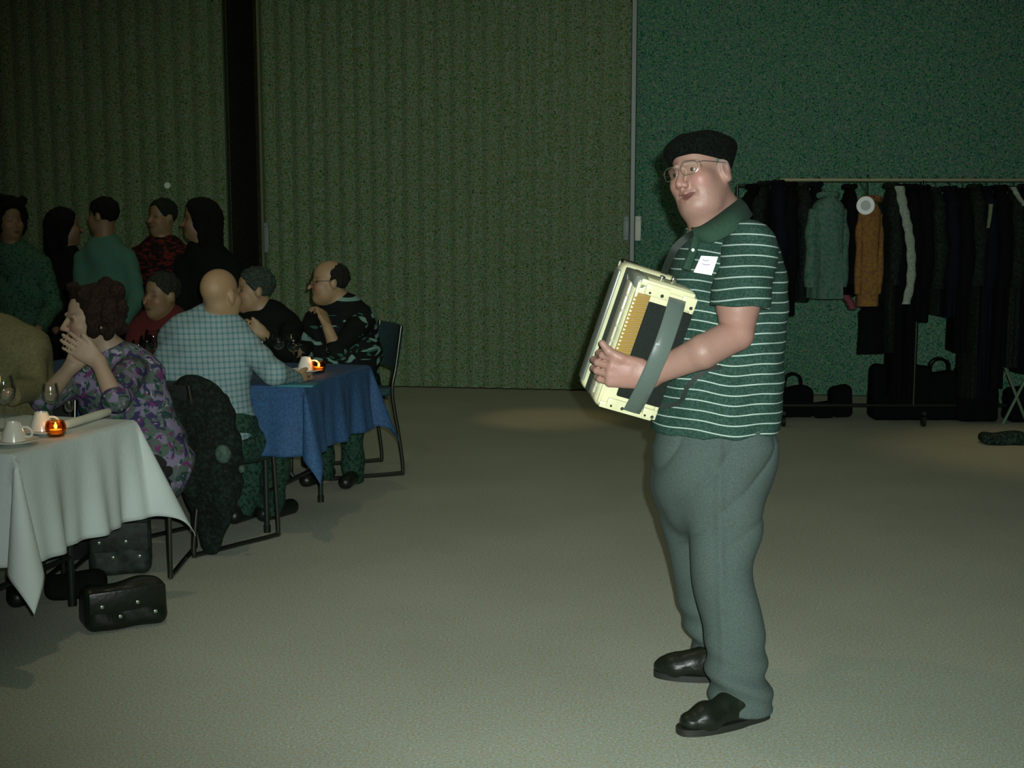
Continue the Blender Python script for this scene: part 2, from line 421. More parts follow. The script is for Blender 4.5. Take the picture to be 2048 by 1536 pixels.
o = obj('flash_orb_disc', tuple(lathe([(.0, -.012), (.026, -.012), (.03, -.004), (.03, .0)], 20)), mat('pale_orb', (.75, .95, .80), .5))  # glare spot of a dust speck in the flash, made as a disc
o.rotation_euler = (math.pi / 2, 0, WA); o.location = wp; tag(o, 'small round pale disc standing for a flash dust orb, on the left folding partition above the guests', 'orb disc')
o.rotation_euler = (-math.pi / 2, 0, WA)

# ============================================================ PEOPLE
def frame(yaw_dir, pitch=0.0, roll=0.0):
    """forward/left/up axes; yaw_dir horizontal, pitch up, roll lifts the left side"""
    f = Vector((yaw_dir[0], yaw_dir[1], 0)).normalized(); u = Vector((0, 0, 1)); l = u.cross(f)
    f2 = f * math.cos(pitch) + u * math.sin(pitch); u2 = u * math.cos(pitch) - f * math.sin(pitch)
    l3 = l * math.cos(roll) + u2 * math.sin(roll); u3 = u2 * math.cos(roll) - l * math.sin(roll)
    return f2, l3, u3
def H(c, fr, s=1.0):
    f, l, u = fr
    return lambda a, b, d: Vector(c) + (f * a + l * b + u * d) * s
def head_sdf(S, c, fr, s=1.0, jowl=1.0, fine=True):
    h = H(c, fr, s)
    e = lambda p, r, k=.02, **kw: S.ell(h(*p), [x * s for x in r], fr, k * s, **kw)
    cn = lambda a, b, ra, rb, k=.015, **kw: S.cone(h(*a), h(*b), ra * s, rb * s, k * s, **kw)
    e((-.012, 0, .035), (.100, .076, .088))
    e((.022, 0, -.040), (.066, .062, .078), .03)
    e((.038, 0, -.072), (.052, .047 + .004 * jowl, .048), .04)
    e((.066, 0, -.098), (.026, .028, .022), .02)
    if jowl > 0:
        e((.030, 0, -.108), (.055, .052 * jowl + .008, .030), .03)
        for sg in (-1, 1): e((.028, sg * .040, -.068), (.032, .021, .036), .035)
    for sg in (-1, 1):
        e((.060, sg * .040, -.028), (.030, .026, .024), .03)
        e((-.012, sg * .079, -.008), (.022, .011, .034), .01)
        if fine:
            e((.012 - .012, sg * .090, -.004), (.011, .007, .018), .006, sub=True)
            e((-.014, sg * .084, -.034), (.012, .007, .012), .006)
        e((.098, sg * .032, .002), (.020, .019, .013), .014, sub=True)
        if fine:
            cn((.079, sg * .019, .0075), (.076, sg * .047, .0045), .0104, .0098, .004); cn((.077, sg * .019, -.0095), (.075, sg * .046, -.010), .0095, .009, .006)
            cn((.095, sg * .014, .020), (.080, sg * .052, .018), .008, .005, .012)
            e((.104, sg * .014, -.043), (.011, .008, .009), .008)
            cn((.100, sg * .021, -.046), (.090, sg * .036, -.072), .002, .002, .010, sub=True)
    cn((.092, 0, .006), (.117, 0, -.037), .008, .0118, .010)
    if fine:
        cn((.084, -.031, -.065), (.096, 0, -.0755), .0035, .0085, .003, sub=True); cn((.096, 0, -.0755), (.084, .031, -.065), .0085, .0035, .003, sub=True)
        pass
        for a, b in ((-.022, 0), (0, .022)):
            pass
        cn((.086, -.028, -.063), (.098, 0, -.064), .003, .004, .006); cn((.098, 0, -.064), (.086, .028, -.063), .004, .003, .006)
        cn((.084, -.024, -.080), (.093, 0, -.090), .003, .0048, .006); cn((.093, 0, -.090), (.084, .024, -.080), .0048, .003, .006)
def hand_sdf(S, wrist, knuck, side, curl, s=1.0, fan=.5, thumb=None, k=.006, knuck_n=None):
    """palm from wrist to knuckle centre; side = direction from little finger to index; curl = direction fingers bend towards"""
    w = Vector(wrist); kn = Vector(knuck); d = (kn - w).normalized(); sd = Vector(side); sd = (sd - d * sd.dot(d)).normalized()
    cu = Vector(curl); n = d.cross(sd)
    if n.dot(cu) < 0: n = -n
    S.cone(w, w.lerp(kn, .5), .028 * s, .030 * s, .02, flat=(n, .62))
    for i, t in enumerate((.030, .010, -.010, -.029)):
        S.cone(w.lerp(kn, .25) + sd * t * .6 * s, kn + sd * t * s - d * abs(t) * .25, .015 * s, .0125 * s, .014, flat=(n, .85))
    L = (.078, .088, .082, .064)
    for i, t in enumerate((.030, .010, -.010, -.029)):
        p = kn + sd * t * s - d * abs(t) * .25; r = (.0098, .0100, .0096, .0085)[i] * s
        ang = 0; dirv = (d + sd * t * fan * 8).normalized()
        for j, seg in enumerate((.44, .31, .25)):
            a = curl_amt(curl) * (.55, 1.3, 1.9)[j]
            dd = (dirv * math.cos(a) + n * math.sin(a)); q = p + dd * L[i] * seg * s
            S.cone(p, q, r * (1 - .07 * j), r * (1 - .07 * (j + 1)), k * .6); p = q
    if thumb:
        b = w.lerp(kn, .28) + sd * .028 * s
        pts = [b] + [Vector(x) for x in thumb]
        for j in range(len(pts) - 1): S.cone(pts[j], pts[j + 1], (.0155, .0115, .0105)[j] * s, (.0118, .0108, .0085)[j] * s, .008)
CURL = [.6]
def curl_amt(_): return CURL[0]

# ---------- materials for people
def skin_mat(name, col): return mat(name, col, .5, spec=.4, noise=(60, .12), bump=(120, .08))
m_eye_w = mat('eye_white', (.33, .30, .26), .35); m_iris = mat('eye_iris', (.05, .045, .03), .2)
m_black = mat('black_cloth', (.006, .008, .006), .95, spec=.1)
m_blackl = mat('black_leather', (.007, .011, .006), .38, spec=.35, bump=(60, .15))

# ---------- the accordion player
def build_player():
    base = G(1462, 1420); base = Vector((P(1450, 1400, 4.05).x, 4.05, 0))
    man = thing('person', 'standing man in a dark beret, glasses and striped polo shirt playing the accordion', 'person', base)
    fr = frame((-.70, -.714), .02, math.radians(15))
    HY = 4.08
    hc = P(1402, 347, HY)
    s = 1.04
    lo = (P(1170, 700, 4.1).x, 3.55, .86); hi = (P(1600, 500, 4.1).x, 4.52, hc.z + .17)
    S = Sdf(lo, hi, .0036)
    head_sdf(S, hc, fr, s, 1.0)
    h = H(hc, fr, s)
    # neck into torso core
    neck = P(1440, 452, 4.12)
    S.cone(h(-.02, 0, -.05), neck, .066, .072, .035)
    S.cone(h(.03, 0, -.10), P(1410, 452, 4.05), .036, .05, .04)
    S.cone(neck, P(1445, 800, 4.12), .085, .15, .05)
    S.cone(P(1500, 500, 3.98), P(1440, 495, 4.26), .06, .06, .04)
    # left (near) arm
    sh = P(1503, 500, 3.95); el = P(1474, 668, 3.79); 
    S.cone(sh, P(1476, 612, 3.83), .050, .064, .02)
    S.cone(P(1476, 612, 3.83), el, .064, .049, .008)
    S.cone(el, P(1405, 704, 3.75), .049, .050, .008)
    # wrist and hand lie against the accordion's bass plate
    wr = ACC(.010, -.066, .052); S.cone(P(1405, 704, 3.75), wr, .050, .033, .008, flat=(ACC_N, .9))
    CURL[0] = 1.05
    kn = ACC(-.100, -.080, .048)
    hand_sdf(S, wr - (kn - wr) * .08, kn, ACC_U, -ACC_N, 1.2, fan=.08, k=.005,
             thumb=[ACC(-.082, -.034, .052), ACC(-.122, -.026, .044), ACC(-.146, -.010, .036)])
    # right (far) arm reaching round to the keys
    S.cone(P(1425, 505, 4.30), P(1345, 670, 4.40), .055, .045, .02); S.cone(P(1345, 670, 4.40), ACC(.10, -.06, -.33), .042, .03, .02)
    CURL[0] = .5
    hand_sdf(S, ACC(.10, -.06, -.33), ACC(.02, -.05, -.345), ACC_U, ACC_N, 1.0, fan=.2)
    blush = [(h(.112, 0, -.038), .016, .9), (h(.078, .046, -.034), .024, .85), (h(.078, -.046, -.034), .024, .6), (h(-.01, .086, -.01), .03, .5),
             (h(.06, .02, -.09), .03, .35), (P(1475, 655, 3.76), .07, .25), (P(1250, 740, 3.74), .08, .5)]
    lipc = h(.096, 0, -.074)
    def col(p):
        base_c = np.array([.30, .178, .135]); red = np.array([.40, .18, .145]); c = np.repeat(base_c[None], len(p), 0)
        for (q, r, a) in blush:
            w = a * np.exp(-((p - np.array(q)) ** 2).sum(1) / r ** 2); c = c * (1 - w[:, None]) + red * w[:, None]
        f, l, u = [np.array(x) for x in fr]; d = p - np.array(hc)
        a, b, e = d @ f, d @ l, d @ u
        m_ = np.exp(-(((b) / .024) ** 4 + ((e + .0765 - 10 * b * b) / .0065) ** 2)) * (a > .07) * (np.abs(b) < .05)
        c = c * (1 - .95 * m_[:, None])
        lip = np.exp(-(((b) / .026) ** 4 + ((e + .075) / .012) ** 2)) * (a > .07) * .35
        c = c * (1 - lip[:, None]) + np.array([.32, .10, .10]) * lip[:, None]
        sideb = np.exp(-(((a + .005) / .025) ** 2 + ((e - .02) / .035) ** 2)) * (np.abs(b) > .055) * .5   # grey sideburn
        c = c * (1 - sideb[:, None]) + np.array([.2, .21, .19]) * sideb[:, None]
        brow = np.exp(-(((np.abs(b) - .033) / .019) ** 4 + ((e - .023) / .006) ** 2)) * (a > .06) * .45
        c = c * (1 - brow[:, None]) + np.array([.16, .15, .13]) * brow[:, None]
        return c
    m_skin = mat('player_skin', (.5, .3, .25), .48, spec=.4, attr='skin_colour', bump=(90, .10))
    sdf_obj('body', S, m_skin, man, attr={'skin_colour': col})
    # eyes
    for sg in (1, -1):
        E = Sdf(h(.075, sg * .032, .001) - Vector((.02, .02, .02)), h(.075, sg * .032, .001) + Vector((.02, .02, .02)), .002)
        E.ell(h(.0765, sg * .032, .000), (.0125, .0145, .0105), fr, .001)
        ey = sdf_obj('eye', E, m_eye_w, man)
        I = Sdf(h(.088, sg * .032, .001) - Vector((.01, .01, .01)), h(.088, sg * .032, .001) + Vector((.01, .01, .01)), .001)
        I.ell(h(.0868, sg * .032, .000), (.0034, .0066, .0066), fr, .001); sdf_obj('iris', I, m_iris, ey)
    # beret: a soft cap with a band, pulled low at the back
    B = Sdf(hc - Vector((.17, .17, .02)), hc + Vector((.17, .17, .19)), .004)
    bu = (fr[2] - fr[0] * .10).normalized(); bf = (fr[0] + fr[2] * .10).normalized()
    cut = [(h(.03, 0, .030), -(fr[2] + fr[0] * -.34).normalized())]
    B.ell(h(-.012, 0, .040), (.116, .094, .084), fr, .01, cut=cut)
    B.ell(h(-.020, 0, .076), (.122, .106, .040), (bf, fr[1], bu), .03)
    B.cone(h(-.03, 0, .112), h(-.032, 0, .118), .004, .003, .003)
    sdf_obj('beret', B, mat('black_beret_felt', (.004, .008, .005), .95, spec=.12, bump=(220, .8), noise=(150, .9)), man, disp=lambda p: .0025 * np.sin(p[:, 0] * 60 + p[:, 2] * 40) * np.sin(p[:, 1] * 50))
    # grey hair below the beret at the side
    R_ = Sdf(hc - Vector((.15, .15, .06)), hc + Vector((.15, .15, .12)), .004)
    R_.ell(h(-.014, 0, .03), (.104, .081, .085), fr, .01, cut=[(h(.018, 0, 0), fr[0]), (h(0, 0, -.012), -fr[2]), (h(0, 0, .07), fr[2])])
    sdf_obj('hair', R_, mat('grey_hair', (.12, .13, .11), .8, bump=(200, .6)), man)
    # glasses
    g = MB()
    wire = mat('thin_gold_wire', (.50, .46, .36), .22, .9)
    gl = thing('glasses', None, None, hc); del_keys(gl); gl.parent = man; gl.location = Vector(hc) - base; ORG[gl.name] = Vector(hc)
    def ring(sg):
        pts = []
        for i in range(25):
            a = 2 * math.pi * i / 24; x = math.copysign(abs(math.cos(a)) ** .75, math.cos(a)); y = math.copysign(abs(math.sin(a)) ** .75, math.sin(a))
            bb = sg * .036 + x * .026; pts.append(h(.112 - bb * bb * 4 - .0, bb, .002 + y * .019))
        return pts
    for sg in (1, -1):
        pr = ring(sg); obj('rim', tube(pr, .0011, 6), wire, gl, world=True)
        cc = h(.1105 - .036 ** 2 * 4, sg * .036, .002)
        lens_v = [cc] + pr[:-1]; lens_f = [(0, 1 + i, 1 + (i + 1) % 24) for i in range(24)]
        lens = obj('lens', (lens_v, lens_f), glass_mat('clear_lens', (.98, 1, .99), .0), gl, world=True)
    obj('bridge', tube([h(.111, -.011, .007), h(.117, 0, .012), h(.111, .011, .007)], .0012, 6), wire, gl, world=True)
    for sg in (1, -1): obj('temple_arm', tube([h(.097, sg * .062, .012), h(.085, sg * .076, .013), h(.04, sg * .083, .010), h(-.005, sg * .087, .008), h(-.025, sg * .083, -.010)], .0014, 6), wire, gl, world=True)

    # ---- polo shirt
    def rows(R):
        out = []
        for (py, xl, xr, Yc, ry) in R:
            a = P((xl + xr) / 2, py, Yc); out.append((a.z, a.x, a.y, (xr - xl) / 2 * M(a), ry))
        return out
    zt = P(1450, 408, 4.1).z
    T = Sdf((P(1270, 700, 4.1).x, 3.78, .80), (P(1600, 700, 4.1).x, 4.42, zt + .06), .006)
    T.loft(rows([(430, 1405, 1492, 4.12, .085), (446, 1386, 1512, 4.12, .115), (470, 1370, 1540, 4.12, .165), (510, 1350, 1560, 4.12, .195), (600, 1334, 1570, 4.11, .195),
                 (700, 1320, 1569, 4.10, .19), (790, 1308, 1563, 4.09, .192), (858, 1301, 1559, 4.08, .192)]), .02, pw=2.25)
    T.cone(P(1500, 490, 4.0), P(1478, 560, 3.93), .075, .085, .05)
    T.cone(P(1425, 500, 4.28), P(1345, 610, 4.40), .075, .07, .03)
    def sdisp(p):
        x, y, z = p.T
        return .0035 * np.sin(z * 22 + x * 30 + 2 * np.sin(x * 13)) + .003 * np.sin(x * 46 + z * 9) + .002 * np.sin((x - z) * 60)
    def st(p):
        x, y, z = p.T
        return z + .010 * np.sin(x * 9 + 1) + .05 * (x - base.x) * np.clip((z - 1.05) * -2, -.6, .9) + .004 * np.sin(x * 31)
    m_shirt = stripe_mat()
    sdf_obj('polo_shirt', T, m_shirt, man, disp=sdisp, attr={'stripe': st})
    # short sleeve
    d_arm = (P(1473, 612, 3.83) - P(1503, 480, 3.95)).normalized()
    V = Sdf(P(1500, 540, 3.9) - Vector((.16, .22, .17)), P(1500, 540, 3.9) + Vector((.16, .2, .17)), .005)
    V.cone(P(1500, 496, 3.955), P(1473, 640, 3.82), .086, .089, .02, cut=[(P(1473, 612, 3.75), (d_arm * .25 + Vector((0, 0, -1))).normalized())])
    ctr = P(1480, 560, 3.88)
    sdf_obj('sleeve', V, m_shirt, man, disp=lambda p: .003 * np.sin(p[:, 2] * 40 + p[:, 0] * 50),
            attr={'stripe': lambda p: p[:, 2] + .010 + 1.1 * (p[:, 0] - ctr.x) ** 2 - .04 * (p[:, 0] - ctr.x)})
    # collar: folded band round the neck, open at the throat
    m_col = mat('dark_green_collar', (.016, .060, .032), .85, noise=(300, .4), bump=(300, .3))
    C_ = MB(); N_ = 28
    cpts = [(1383, 456, 3.985), (1402, 452, 3.95), (1428, 436, 3.96), (1452, 418, 3.99), (1472, 402, 4.06), (1478, 396, 4.14), (1462, 404, 4.20), (1430, 424, 4.22), (1400, 442, 4.16), (1380, 455, 4.06)]
    up = smooth_path([P(*q) for q in cpts], 5)
    lowp = smooth_path([P(*q) for q in [(1388, 478, 3.955), (1420, 486, 3.915), (1458, 470, 3.91), (1488, 448, 3.94), (1503, 432, 4.05), (1500, 428, 4.16), (1474, 430, 4.25), (1430, 446, 4.27), (1392, 462, 4.20), (1371, 474, 4.07)]], 5)
    n = len(up); v = []; f = []
    for a, b in zip(up, lowp):
        o_ = (b - a).cross(Vector((0, 0, 1))); v += [a, a.lerp(b, .5) + Vector((0, -.004, .006)), b]
    for i in range(n - 1):
        for j in (0, 1): f.append((i * 3 + j, i * 3 + j + 1, i * 3 + 4 + j, i * 3 + 3 + j))
    co = obj('collar', (v, f), m_col, man, world=True); sm = co.modifiers.new('thick', 'SOLIDIFY'); sm.thickness = .006; sm.offset = 0
    # placket with a button
    pk = obj('placket', tube([P(1392, 476, 3.958), P(1385, 505, 3.93), P(1372, 540, 3.92)], [.012, .014, .014], 8), m_col, man, world=True)
    obj('button', tube([P(1386, 500, 3.914), P(1386, 500, 3.908)], .005, 10), mat('pale_button_shirt', (.3, .34, .3), .4), pk, world=True)

    # ---- trousers
    U = Sdf((P(1270, 1000, 4.1).x - .03, 3.6, .02), (P(1600, 700, 4.1).x, 4.52, .94), .0065)
    U.loft(rows([(842, 1312, 1548, 4.08, .175), (880, 1305, 1549, 4.08, .185), (930, 1306, 1543, 4.08, .18), (985, 1312, 1532, 4.08, .15), (1050, 1340, 1500, 4.09, .09), (1080,1370,1470,4.1,.05)]), .03, pw=2.3)
    U.loft(rows([(890, 1352, 1545, 4.03, .13), (960, 1358, 1535, 4.01, .125), (1050, 1370, 1522, 3.99, .115), (1130, 1383, 1508, 3.955, .103), (1200, 1394, 1516, 3.93, .097),
                 (1300, 1410, 1532, 3.885, .094), (1370, 1421, 1540, 3.86, .092), (1414, 1423, 1545, 3.85, .095)]), .035, pw=2.2)
    U.loft(rows([(890, 1305, 1480, 4.13, .12), (960, 1307, 1480, 4.15, .12), (1050, 1321, 1475, 4.19, .115), (1130, 1340, 1462, 4.23, .10), (1200, 1358, 1456, 4.27, .095),
                 (1280, 1380, 1452, 4.25, .09), (1338, 1388, 1456, 4.23, .09)]), .03, pw=2.2)
    def tdisp(p):
        x, y, z = p.T; k = np.clip((z - .45) / .4, 0, 1)
        a = .022 * k * (np.abs(np.sin((z * 13 - (x - base.x) * 20) + 1.3 * np.sin(z * 9 + y * 5))) ** .5 - .7) * np.clip((.95 - z) * 6, 0, 1)
        b = .009 * np.exp(-((z - .12) / .10) ** 2) * np.sin(z * 75 + x * 25) + .006 * np.sin(z * 21 + x * 15 + y * 12)
        crease = .007 * np.exp(-((x - (base.x - .055 - .02 * (z - .5))) / .012) ** 2) * (y < 4.0) * np.clip((z - .1) * 5, 0, 1)
        return a + b + crease
    sdf_obj('trousers', U, mat('grey_green_trousers', (.066, .100, .088), .9, noise=(260, .30), bump=(260, .25)), man, disp=tdisp)
    # ---- shoes
    def shoe(toe, heel, nm='shoe'):
        toe = Vector(toe); heel = Vector(heel); d = (toe - heel).normalized(); L_ = (toe - heel).length; sd = Vector((-d.y, d.x, 0)); up_ = Vector((0, 0, 1))
        q = lambda a, b, c: heel + d * a * L_ + sd * b + up_ * c
        Z = Sdf(np.minimum(toe, heel) - np.array((.09, .09, .0)), np.maximum(toe, heel) + np.array((.09, .09, .19)), .004)
        Z.cone(q(.16, 0, .055), q(.35, 0, .055), .040, .042, .03); Z.cone(q(.35, .0, .05), q(.72, .006, .042), .043, .047, .03, flat=(up_, .95))
        Z.cone(q(.72, .006, .040), q(.86, .004, .036), .048, .037, .02, flat=(up_, .8)); Z.cone(q(.22, 0, .06), q(.22, 0, .075), .038, .034, .02)
        Z.cone(q(.48, .0, .066), q(.34, 0, .082), .034, .034, .03)
        Z.d = np.maximum(Z.d, (.012 - (Z.lo[2] + np.arange(Z.n[2]) * Z.h))[None, None, :].astype(np.float32))
        sh_ = sdf_obj(nm, Z, m_blackl, man, disp=lambda p: .0015 * np.sin(p[:, 0] * 90) * (p[:, 2] > .05))
        pts = []
        for i in range(28):
            a = 2 * math.pi * i / 28; x = .5 - .5 * math.cos(a); wd = .043 + .010 * math.sin(max(0, x - .3) * 3.2); pts.append(q(x, math.sin(a) * (abs(math.sin(a)) ** -.35 if abs(math.sin(a)) > .01 else 0) * wd * (1 - .1 * (x < .3)), 0))
        v = [Vector((p.x, p.y, .001)) for p in pts] + [Vector((p.x, p.y, .022)) for p in pts]; k = 28
        obj('sole', (v, [tuple(range(k - 1, -1, -1)), tuple(range(k, 2 * k))] + [(i, (i + 1) % k, k + (i + 1) % k, k + i) for i in range(k)]), mat('dark_rubber_sole', (.012, .014, .010), .6), sh_, world=True)
        lc = MB()
        for t in (.42, .49, .56): lc.add(tube([q(t, -.026, .088 - (t - .42) * .13), q(t + .01, 0, .104 - (t - .42) * .16), q(t, .026, .088 - (t - .42) * .13)], .0035, 6))
        obj('laces', lc.vf, mat('black_lace', (.01, .01, .01), .8), sh_, world=True)
    shoe(G(1356, 1470), G(1537, 1433)); shoe(G(1307, 1350), G(1470, 1362) + Vector((0, 0, 0)))
    # name badge stuck on the chest
    bd = [P(1403, 512, 3.90), P(1437, 514, 3.885), P(1424, 551, 3.88), P(1388, 545, 3.90)]
    nrm = (bd[1] - bd[0]).cross(bd[3] - bd[0]).normalized()
    if nrm.y > 0: nrm = -nrm
    bd = [p + nrm * .008 for p in bd]
    bv = bd + [p - nrm * .003 for p in bd]
    o = obj('name_badge', (bv, [(0, 1, 2, 3), (7, 6, 5, 4), (0, 4, 5, 1), (1, 5, 6, 2), (2, 6, 7, 3), (3, 7, 4, 0)]), mat('white_paper', (.85, .85, .88), .5), man, world=True, smooth=False)
    o['label'] = 'white paper name badge on the chest'
    c = lambda a, b: bd[0].lerp(bd[1], a).lerp(bd[3].lerp(bd[2], a), b) + nrm * .001
    ln = MB()
    for (a0, a1, b_) in ((.2, .55, .22), (.25, .7, .45)): ln.add(tube([c(a0, b_), c((a0 + a1) / 2, b_ + .05), c(a1, b_)], .0012, 5))
    obj('badge_writing', ln.vf, mat('faint_ink', (.25, .22, .35), .6), o, world=True)
    return man
def del_keys(o):
    for k in ('label', 'category', 'kind', 'group'):
        if k in o: del o[k]
def stripe_mat():
    m = bpy.data.materials.new('striped_polo_knit'); m.use_nodes = True; N = m.node_tree.nodes; L = m.node_tree.links; b = N['Principled BSDF']
    b.inputs['Roughness'].default_value = .85; b.inputs['Specular IOR Level'].default_value = .2
    a = N.new('ShaderNodeAttribute'); a.attribute_name = 'stripe'
    def mth(op, x, y=None):
        n = N.new('ShaderNodeMath'); n.operation = op
        for i, q in enumerate((x, y)):
            if q is None: continue
            if isinstance(q, (int, float)): n.inputs[i].default_value = q
            else: L.new(q, n.inputs[i])
        return n.outputs[0]
    t = mth('FRACT', mth('DIVIDE', a.outputs['Fac'], .0305)); line = mth('LESS_THAN', t, .125)
    tc = N.new('ShaderNodeTexCoord'); n = N.new('ShaderNodeTexNoise'); n.inputs['Scale'].default_value = 170; L.new(tc.outputs['Object'], n.inputs[0])
    r = N.new('ShaderNodeValToRGB'); r.color_ramp.elements[0].position = .4; r.color_ramp.elements[1].position = .62
    r.color_ramp.elements[0].color = (.011, .045, .027, 1); r.color_ramp.elements[1].color = (.036, .074, .062, 1); L.new(n.outputs[0], r.inputs[0])
    mx = N.new('ShaderNodeMix'); mx.data_type = 'RGBA'; L.new(line, mx.inputs[0]); L.new(r.outputs[0], mx.inputs[6]); mx.inputs[7].default_value = (.36, .46, .40, 1)
    L.new(mx.outputs[2], b.inputs['Base Color'])
    return m

# ---------- the accordion frame of reference (metres: s towards the body, t up, n out of the bass plate)
_a = math.radians(7); _f = Vector((-math.cos(_a), -math.sin(_a), 0)); _l = Vector((math.sin(_a), -math.cos(_a), 0)); _t2 = math.radians(8)
_l, _z = _l * math.cos(_t2) - Vector((0, 0, 1)) * math.sin(_t2), Vector((0, 0, 1)) * math.cos(_t2) + _l * math.sin(_t2); _tilt = math.radians(17)
ACC_U = _z * math.cos(_tilt) - _f * math.sin(_tilt); ACC_S = -(_f * math.cos(_tilt) + _z * math.sin(_tilt)); ACC_N = _l
ACC_O = P(1293, 701, 3.86)
def ACC(s_, t_, n_): return ACC_O + ACC_S * s_ + ACC_U * t_ + ACC_N * n_
ACC_M = Matrix(((ACC_S.x, ACC_U.x, ACC_N.x, ACC_O.x), (ACC_S.y, ACC_U.y, ACC_N.y, ACC_O.y), (ACC_S.z, ACC_U.z, ACC_N.z, ACC_O.z), (0, 0, 0, 1)))
def build_accordion():
    A = thing('accordion', 'cream and gold accordion strapped to the standing man, its bass side facing the camera', 'accordion', ACC_O)
    cream = mat('cream_pearl_celluloid', (.72, .72, .44), .28, spec=.5, noise=(14, .12), coat=.4)
    crome = mat('polished_chrome', (.62, .68, .60), .14, .95)
    gold = mat('gold_grille', (.50, .33, .07), .3, .4); felt = mat('black_felt_pad', (.004, .010, .005), .9, noise=(200, .5))
    M4 = ACC_M
    hs, ht = .100, .208
    def edge_box(sx, sy, sz, r, c, seg=4): return rbox(sx, sy, sz, r, c, seg, M4)
    # bass casing: a box with a big radius round the long edges
    body = obj('bass_casing', edge_box(2 * hs, 2 * ht, .125, .026, (0, 0, -.065), 5), cream, A, world=True)
    fr_ = MB()   # raised frame round the end plate
    for c, s_ in (((0, ht - .014, .001), (2 * hs - .03, .020, .010)), ((0, -ht + .014, .001), (2 * hs - .03, .020, .010)), ((-hs + .012, 0, .001), (.012, 2 * ht - .03, .010)), ((hs - .010, 0, .001), (.012, 2 * ht - .03, .010))):
        fr_.add(rbox(*s_, .004, c, 2, M4))
    obj('plate_rim', fr_.vf, cream, A, world=True)
    # chrome band on the front edge, corner cap
    obj('front_trim', edge_box(.010, 2 * ht - .06, .050, .004, (-hs - .001, 0, -.064), 3), mat('pale_gold_trim', (.62, .62, .46), .3, .35), A, world=True)
    obj('corner_cap', edge_box(.05, .05, .128, .022, (-hs + .022, ht - .022, -.065), 4), mat('olive_chrome', (.40, .45, .38), .25, .6), A, world=True)
    # grille of slanted slats
    gp = obj('grille', rbox(.050, .270, .004, .001, (-.069, .025, .0035), 1, M4), mat('grille_back', (.30, .20, .06), .6), A, world=True)
    sl = None
    for i in range(22):
        t = -.100 + i * .0118
        mt = M4 @ Matrix.Translation((-.069, t, .008)) @ Matrix.Rotation(math.radians(14), 4, 'Z')
        if sl is None:
            sl = obj('slat', rbox(.046, .0062, .004, .001, (0, 0, 0), 1), gold, gp); o = sl
        else: o = sl.copy(); COL.objects.link(o); o.parent = gp
        o.matrix_local = Matrix.Translation(-ACC_O) @ mt
    obj('felt_pad', rbox(.140, .300, .012, .004, (.026, -.006, .005), 2, M4), felt, A, world=True)
    pl = [(-.030, .178, .075, .034), (.072, .170, .045, .044), (-.03, -.182, .07, .030), (.072, -.182, .045, .030)]
    for (a, b, w_, h_) in pl:
        q = obj('strap_plate', rbox(w_, h_, .010, .003, (a, b, .007), 2, M4), cream, A, world=True)
        obj('screw', tube([M4 @ Vector((a + w_ * .2, b - h_ * .2, .010)), M4 @ Vector((a + w_ * .2, b - h_ * .2, .016))], .0055, 12), crome, q, world=True)
        obj('screw', tube([M4 @ Vector((a - w_ * .3, b - h_ * .25, .010)), M4 @ Vector((a - w_ * .3, b - h_ * .25, .015))], .0035, 10), m_dark, q, world=True)
    # grey hand strap bulging over the back of the hand
    v = []; f = []; n = 30
    for i in range(n + 1):
        t = i / n; y = .176 - t * .366; b = max(0, math.sin(math.pi * t ** .9)) ** .9; ctr = .016 + .018 * (1 - t) - .018 * b
        z = .014 + .098 * b
        for (dx, dz) in ((-.027, -.002), (-.024, .002), (-.009, .005), (.009, .005), (.024, .002), (.027, -.002), (0, -.003)): v.append(M4 @ Vector((ctr + dx, y, z + dz)))
    for i in range(n):
        for j in range(7): f.append((i * 7 + j, i * 7 + (j + 1) % 7, (i + 1) * 7 + (j + 1) % 7, (i + 1) * 7 + j))
    f += [tuple(range(6, -1, -1)), tuple(range(n * 7, n * 7 + 7))]
    o = obj('hand_strap', (v, f), mat('grey_glossy_strap', (.10, .135, .115), .30, spec=.5), A, world=True); o['label'] = 'grey glossy hand strap over the wrist'
    # bass buttons and studs on the front face
    bb = None
    for r_ in range(1):
        for i in range(7):
            p = Vector((-hs - .001, -.150 + i * .048, -.030))
            if bb is None:
                bb = obj('bass_button', tube([(0, 0, 0), (-.007, 0, 0)], .0042, 8), mat('pearl_button', (.5, .5, .4), .3), A); q = bb
            else: q = bb.copy(); COL.objects.link(q); q.parent = A
            q.matrix_local = Matrix.Translation(-ACC_O) @ M4 @ Matrix.Translation(p)
    # bellows: folded leaves between the two casings
    for i in range(7):
        z = -.131 - i * .0075
        obj('bellows_fold', rbox(2 * hs - .008, 2 * ht - .012, .0062, .003, (0, 0, z), 1, M4), mat('dark_bellows', (.03, .04, .03), .5), A, world=True)
    tr = obj('treble_casing', rbox(2 * hs + .004, 2 * ht + .006, .085, .028, (-.002, .0, -.228), 4, M4), cream, A, world=True)
    obj('treble_grille', rbox(.010, 2 * ht - .05, .060, .004, (-hs - .004, 0, -.228), 3, M4), mat('olive_chrome', (.5, .5, .4), .3), tr, world=True)
    kb = obj('keyboard', rbox(.055, .42, .035, .004, (-.060, 0, -.285), 2, M4), m_blackl, A, world=True)
    for i in range(20): obj('white_key', rbox(.05, .0185, .010, .002, (-.065, -.19 + i * .02, -.307), 1, M4), mat('ivory_key', (.6, .6, .5), .3), kb, world=True)
    # strap brackets on top
    for a in (.0, .05): obj('strap_bracket', rbox(.014, .014, .02, .003, (a - .01, ht + .006, -.06 - a), 2, M4), crome, A, world=True)
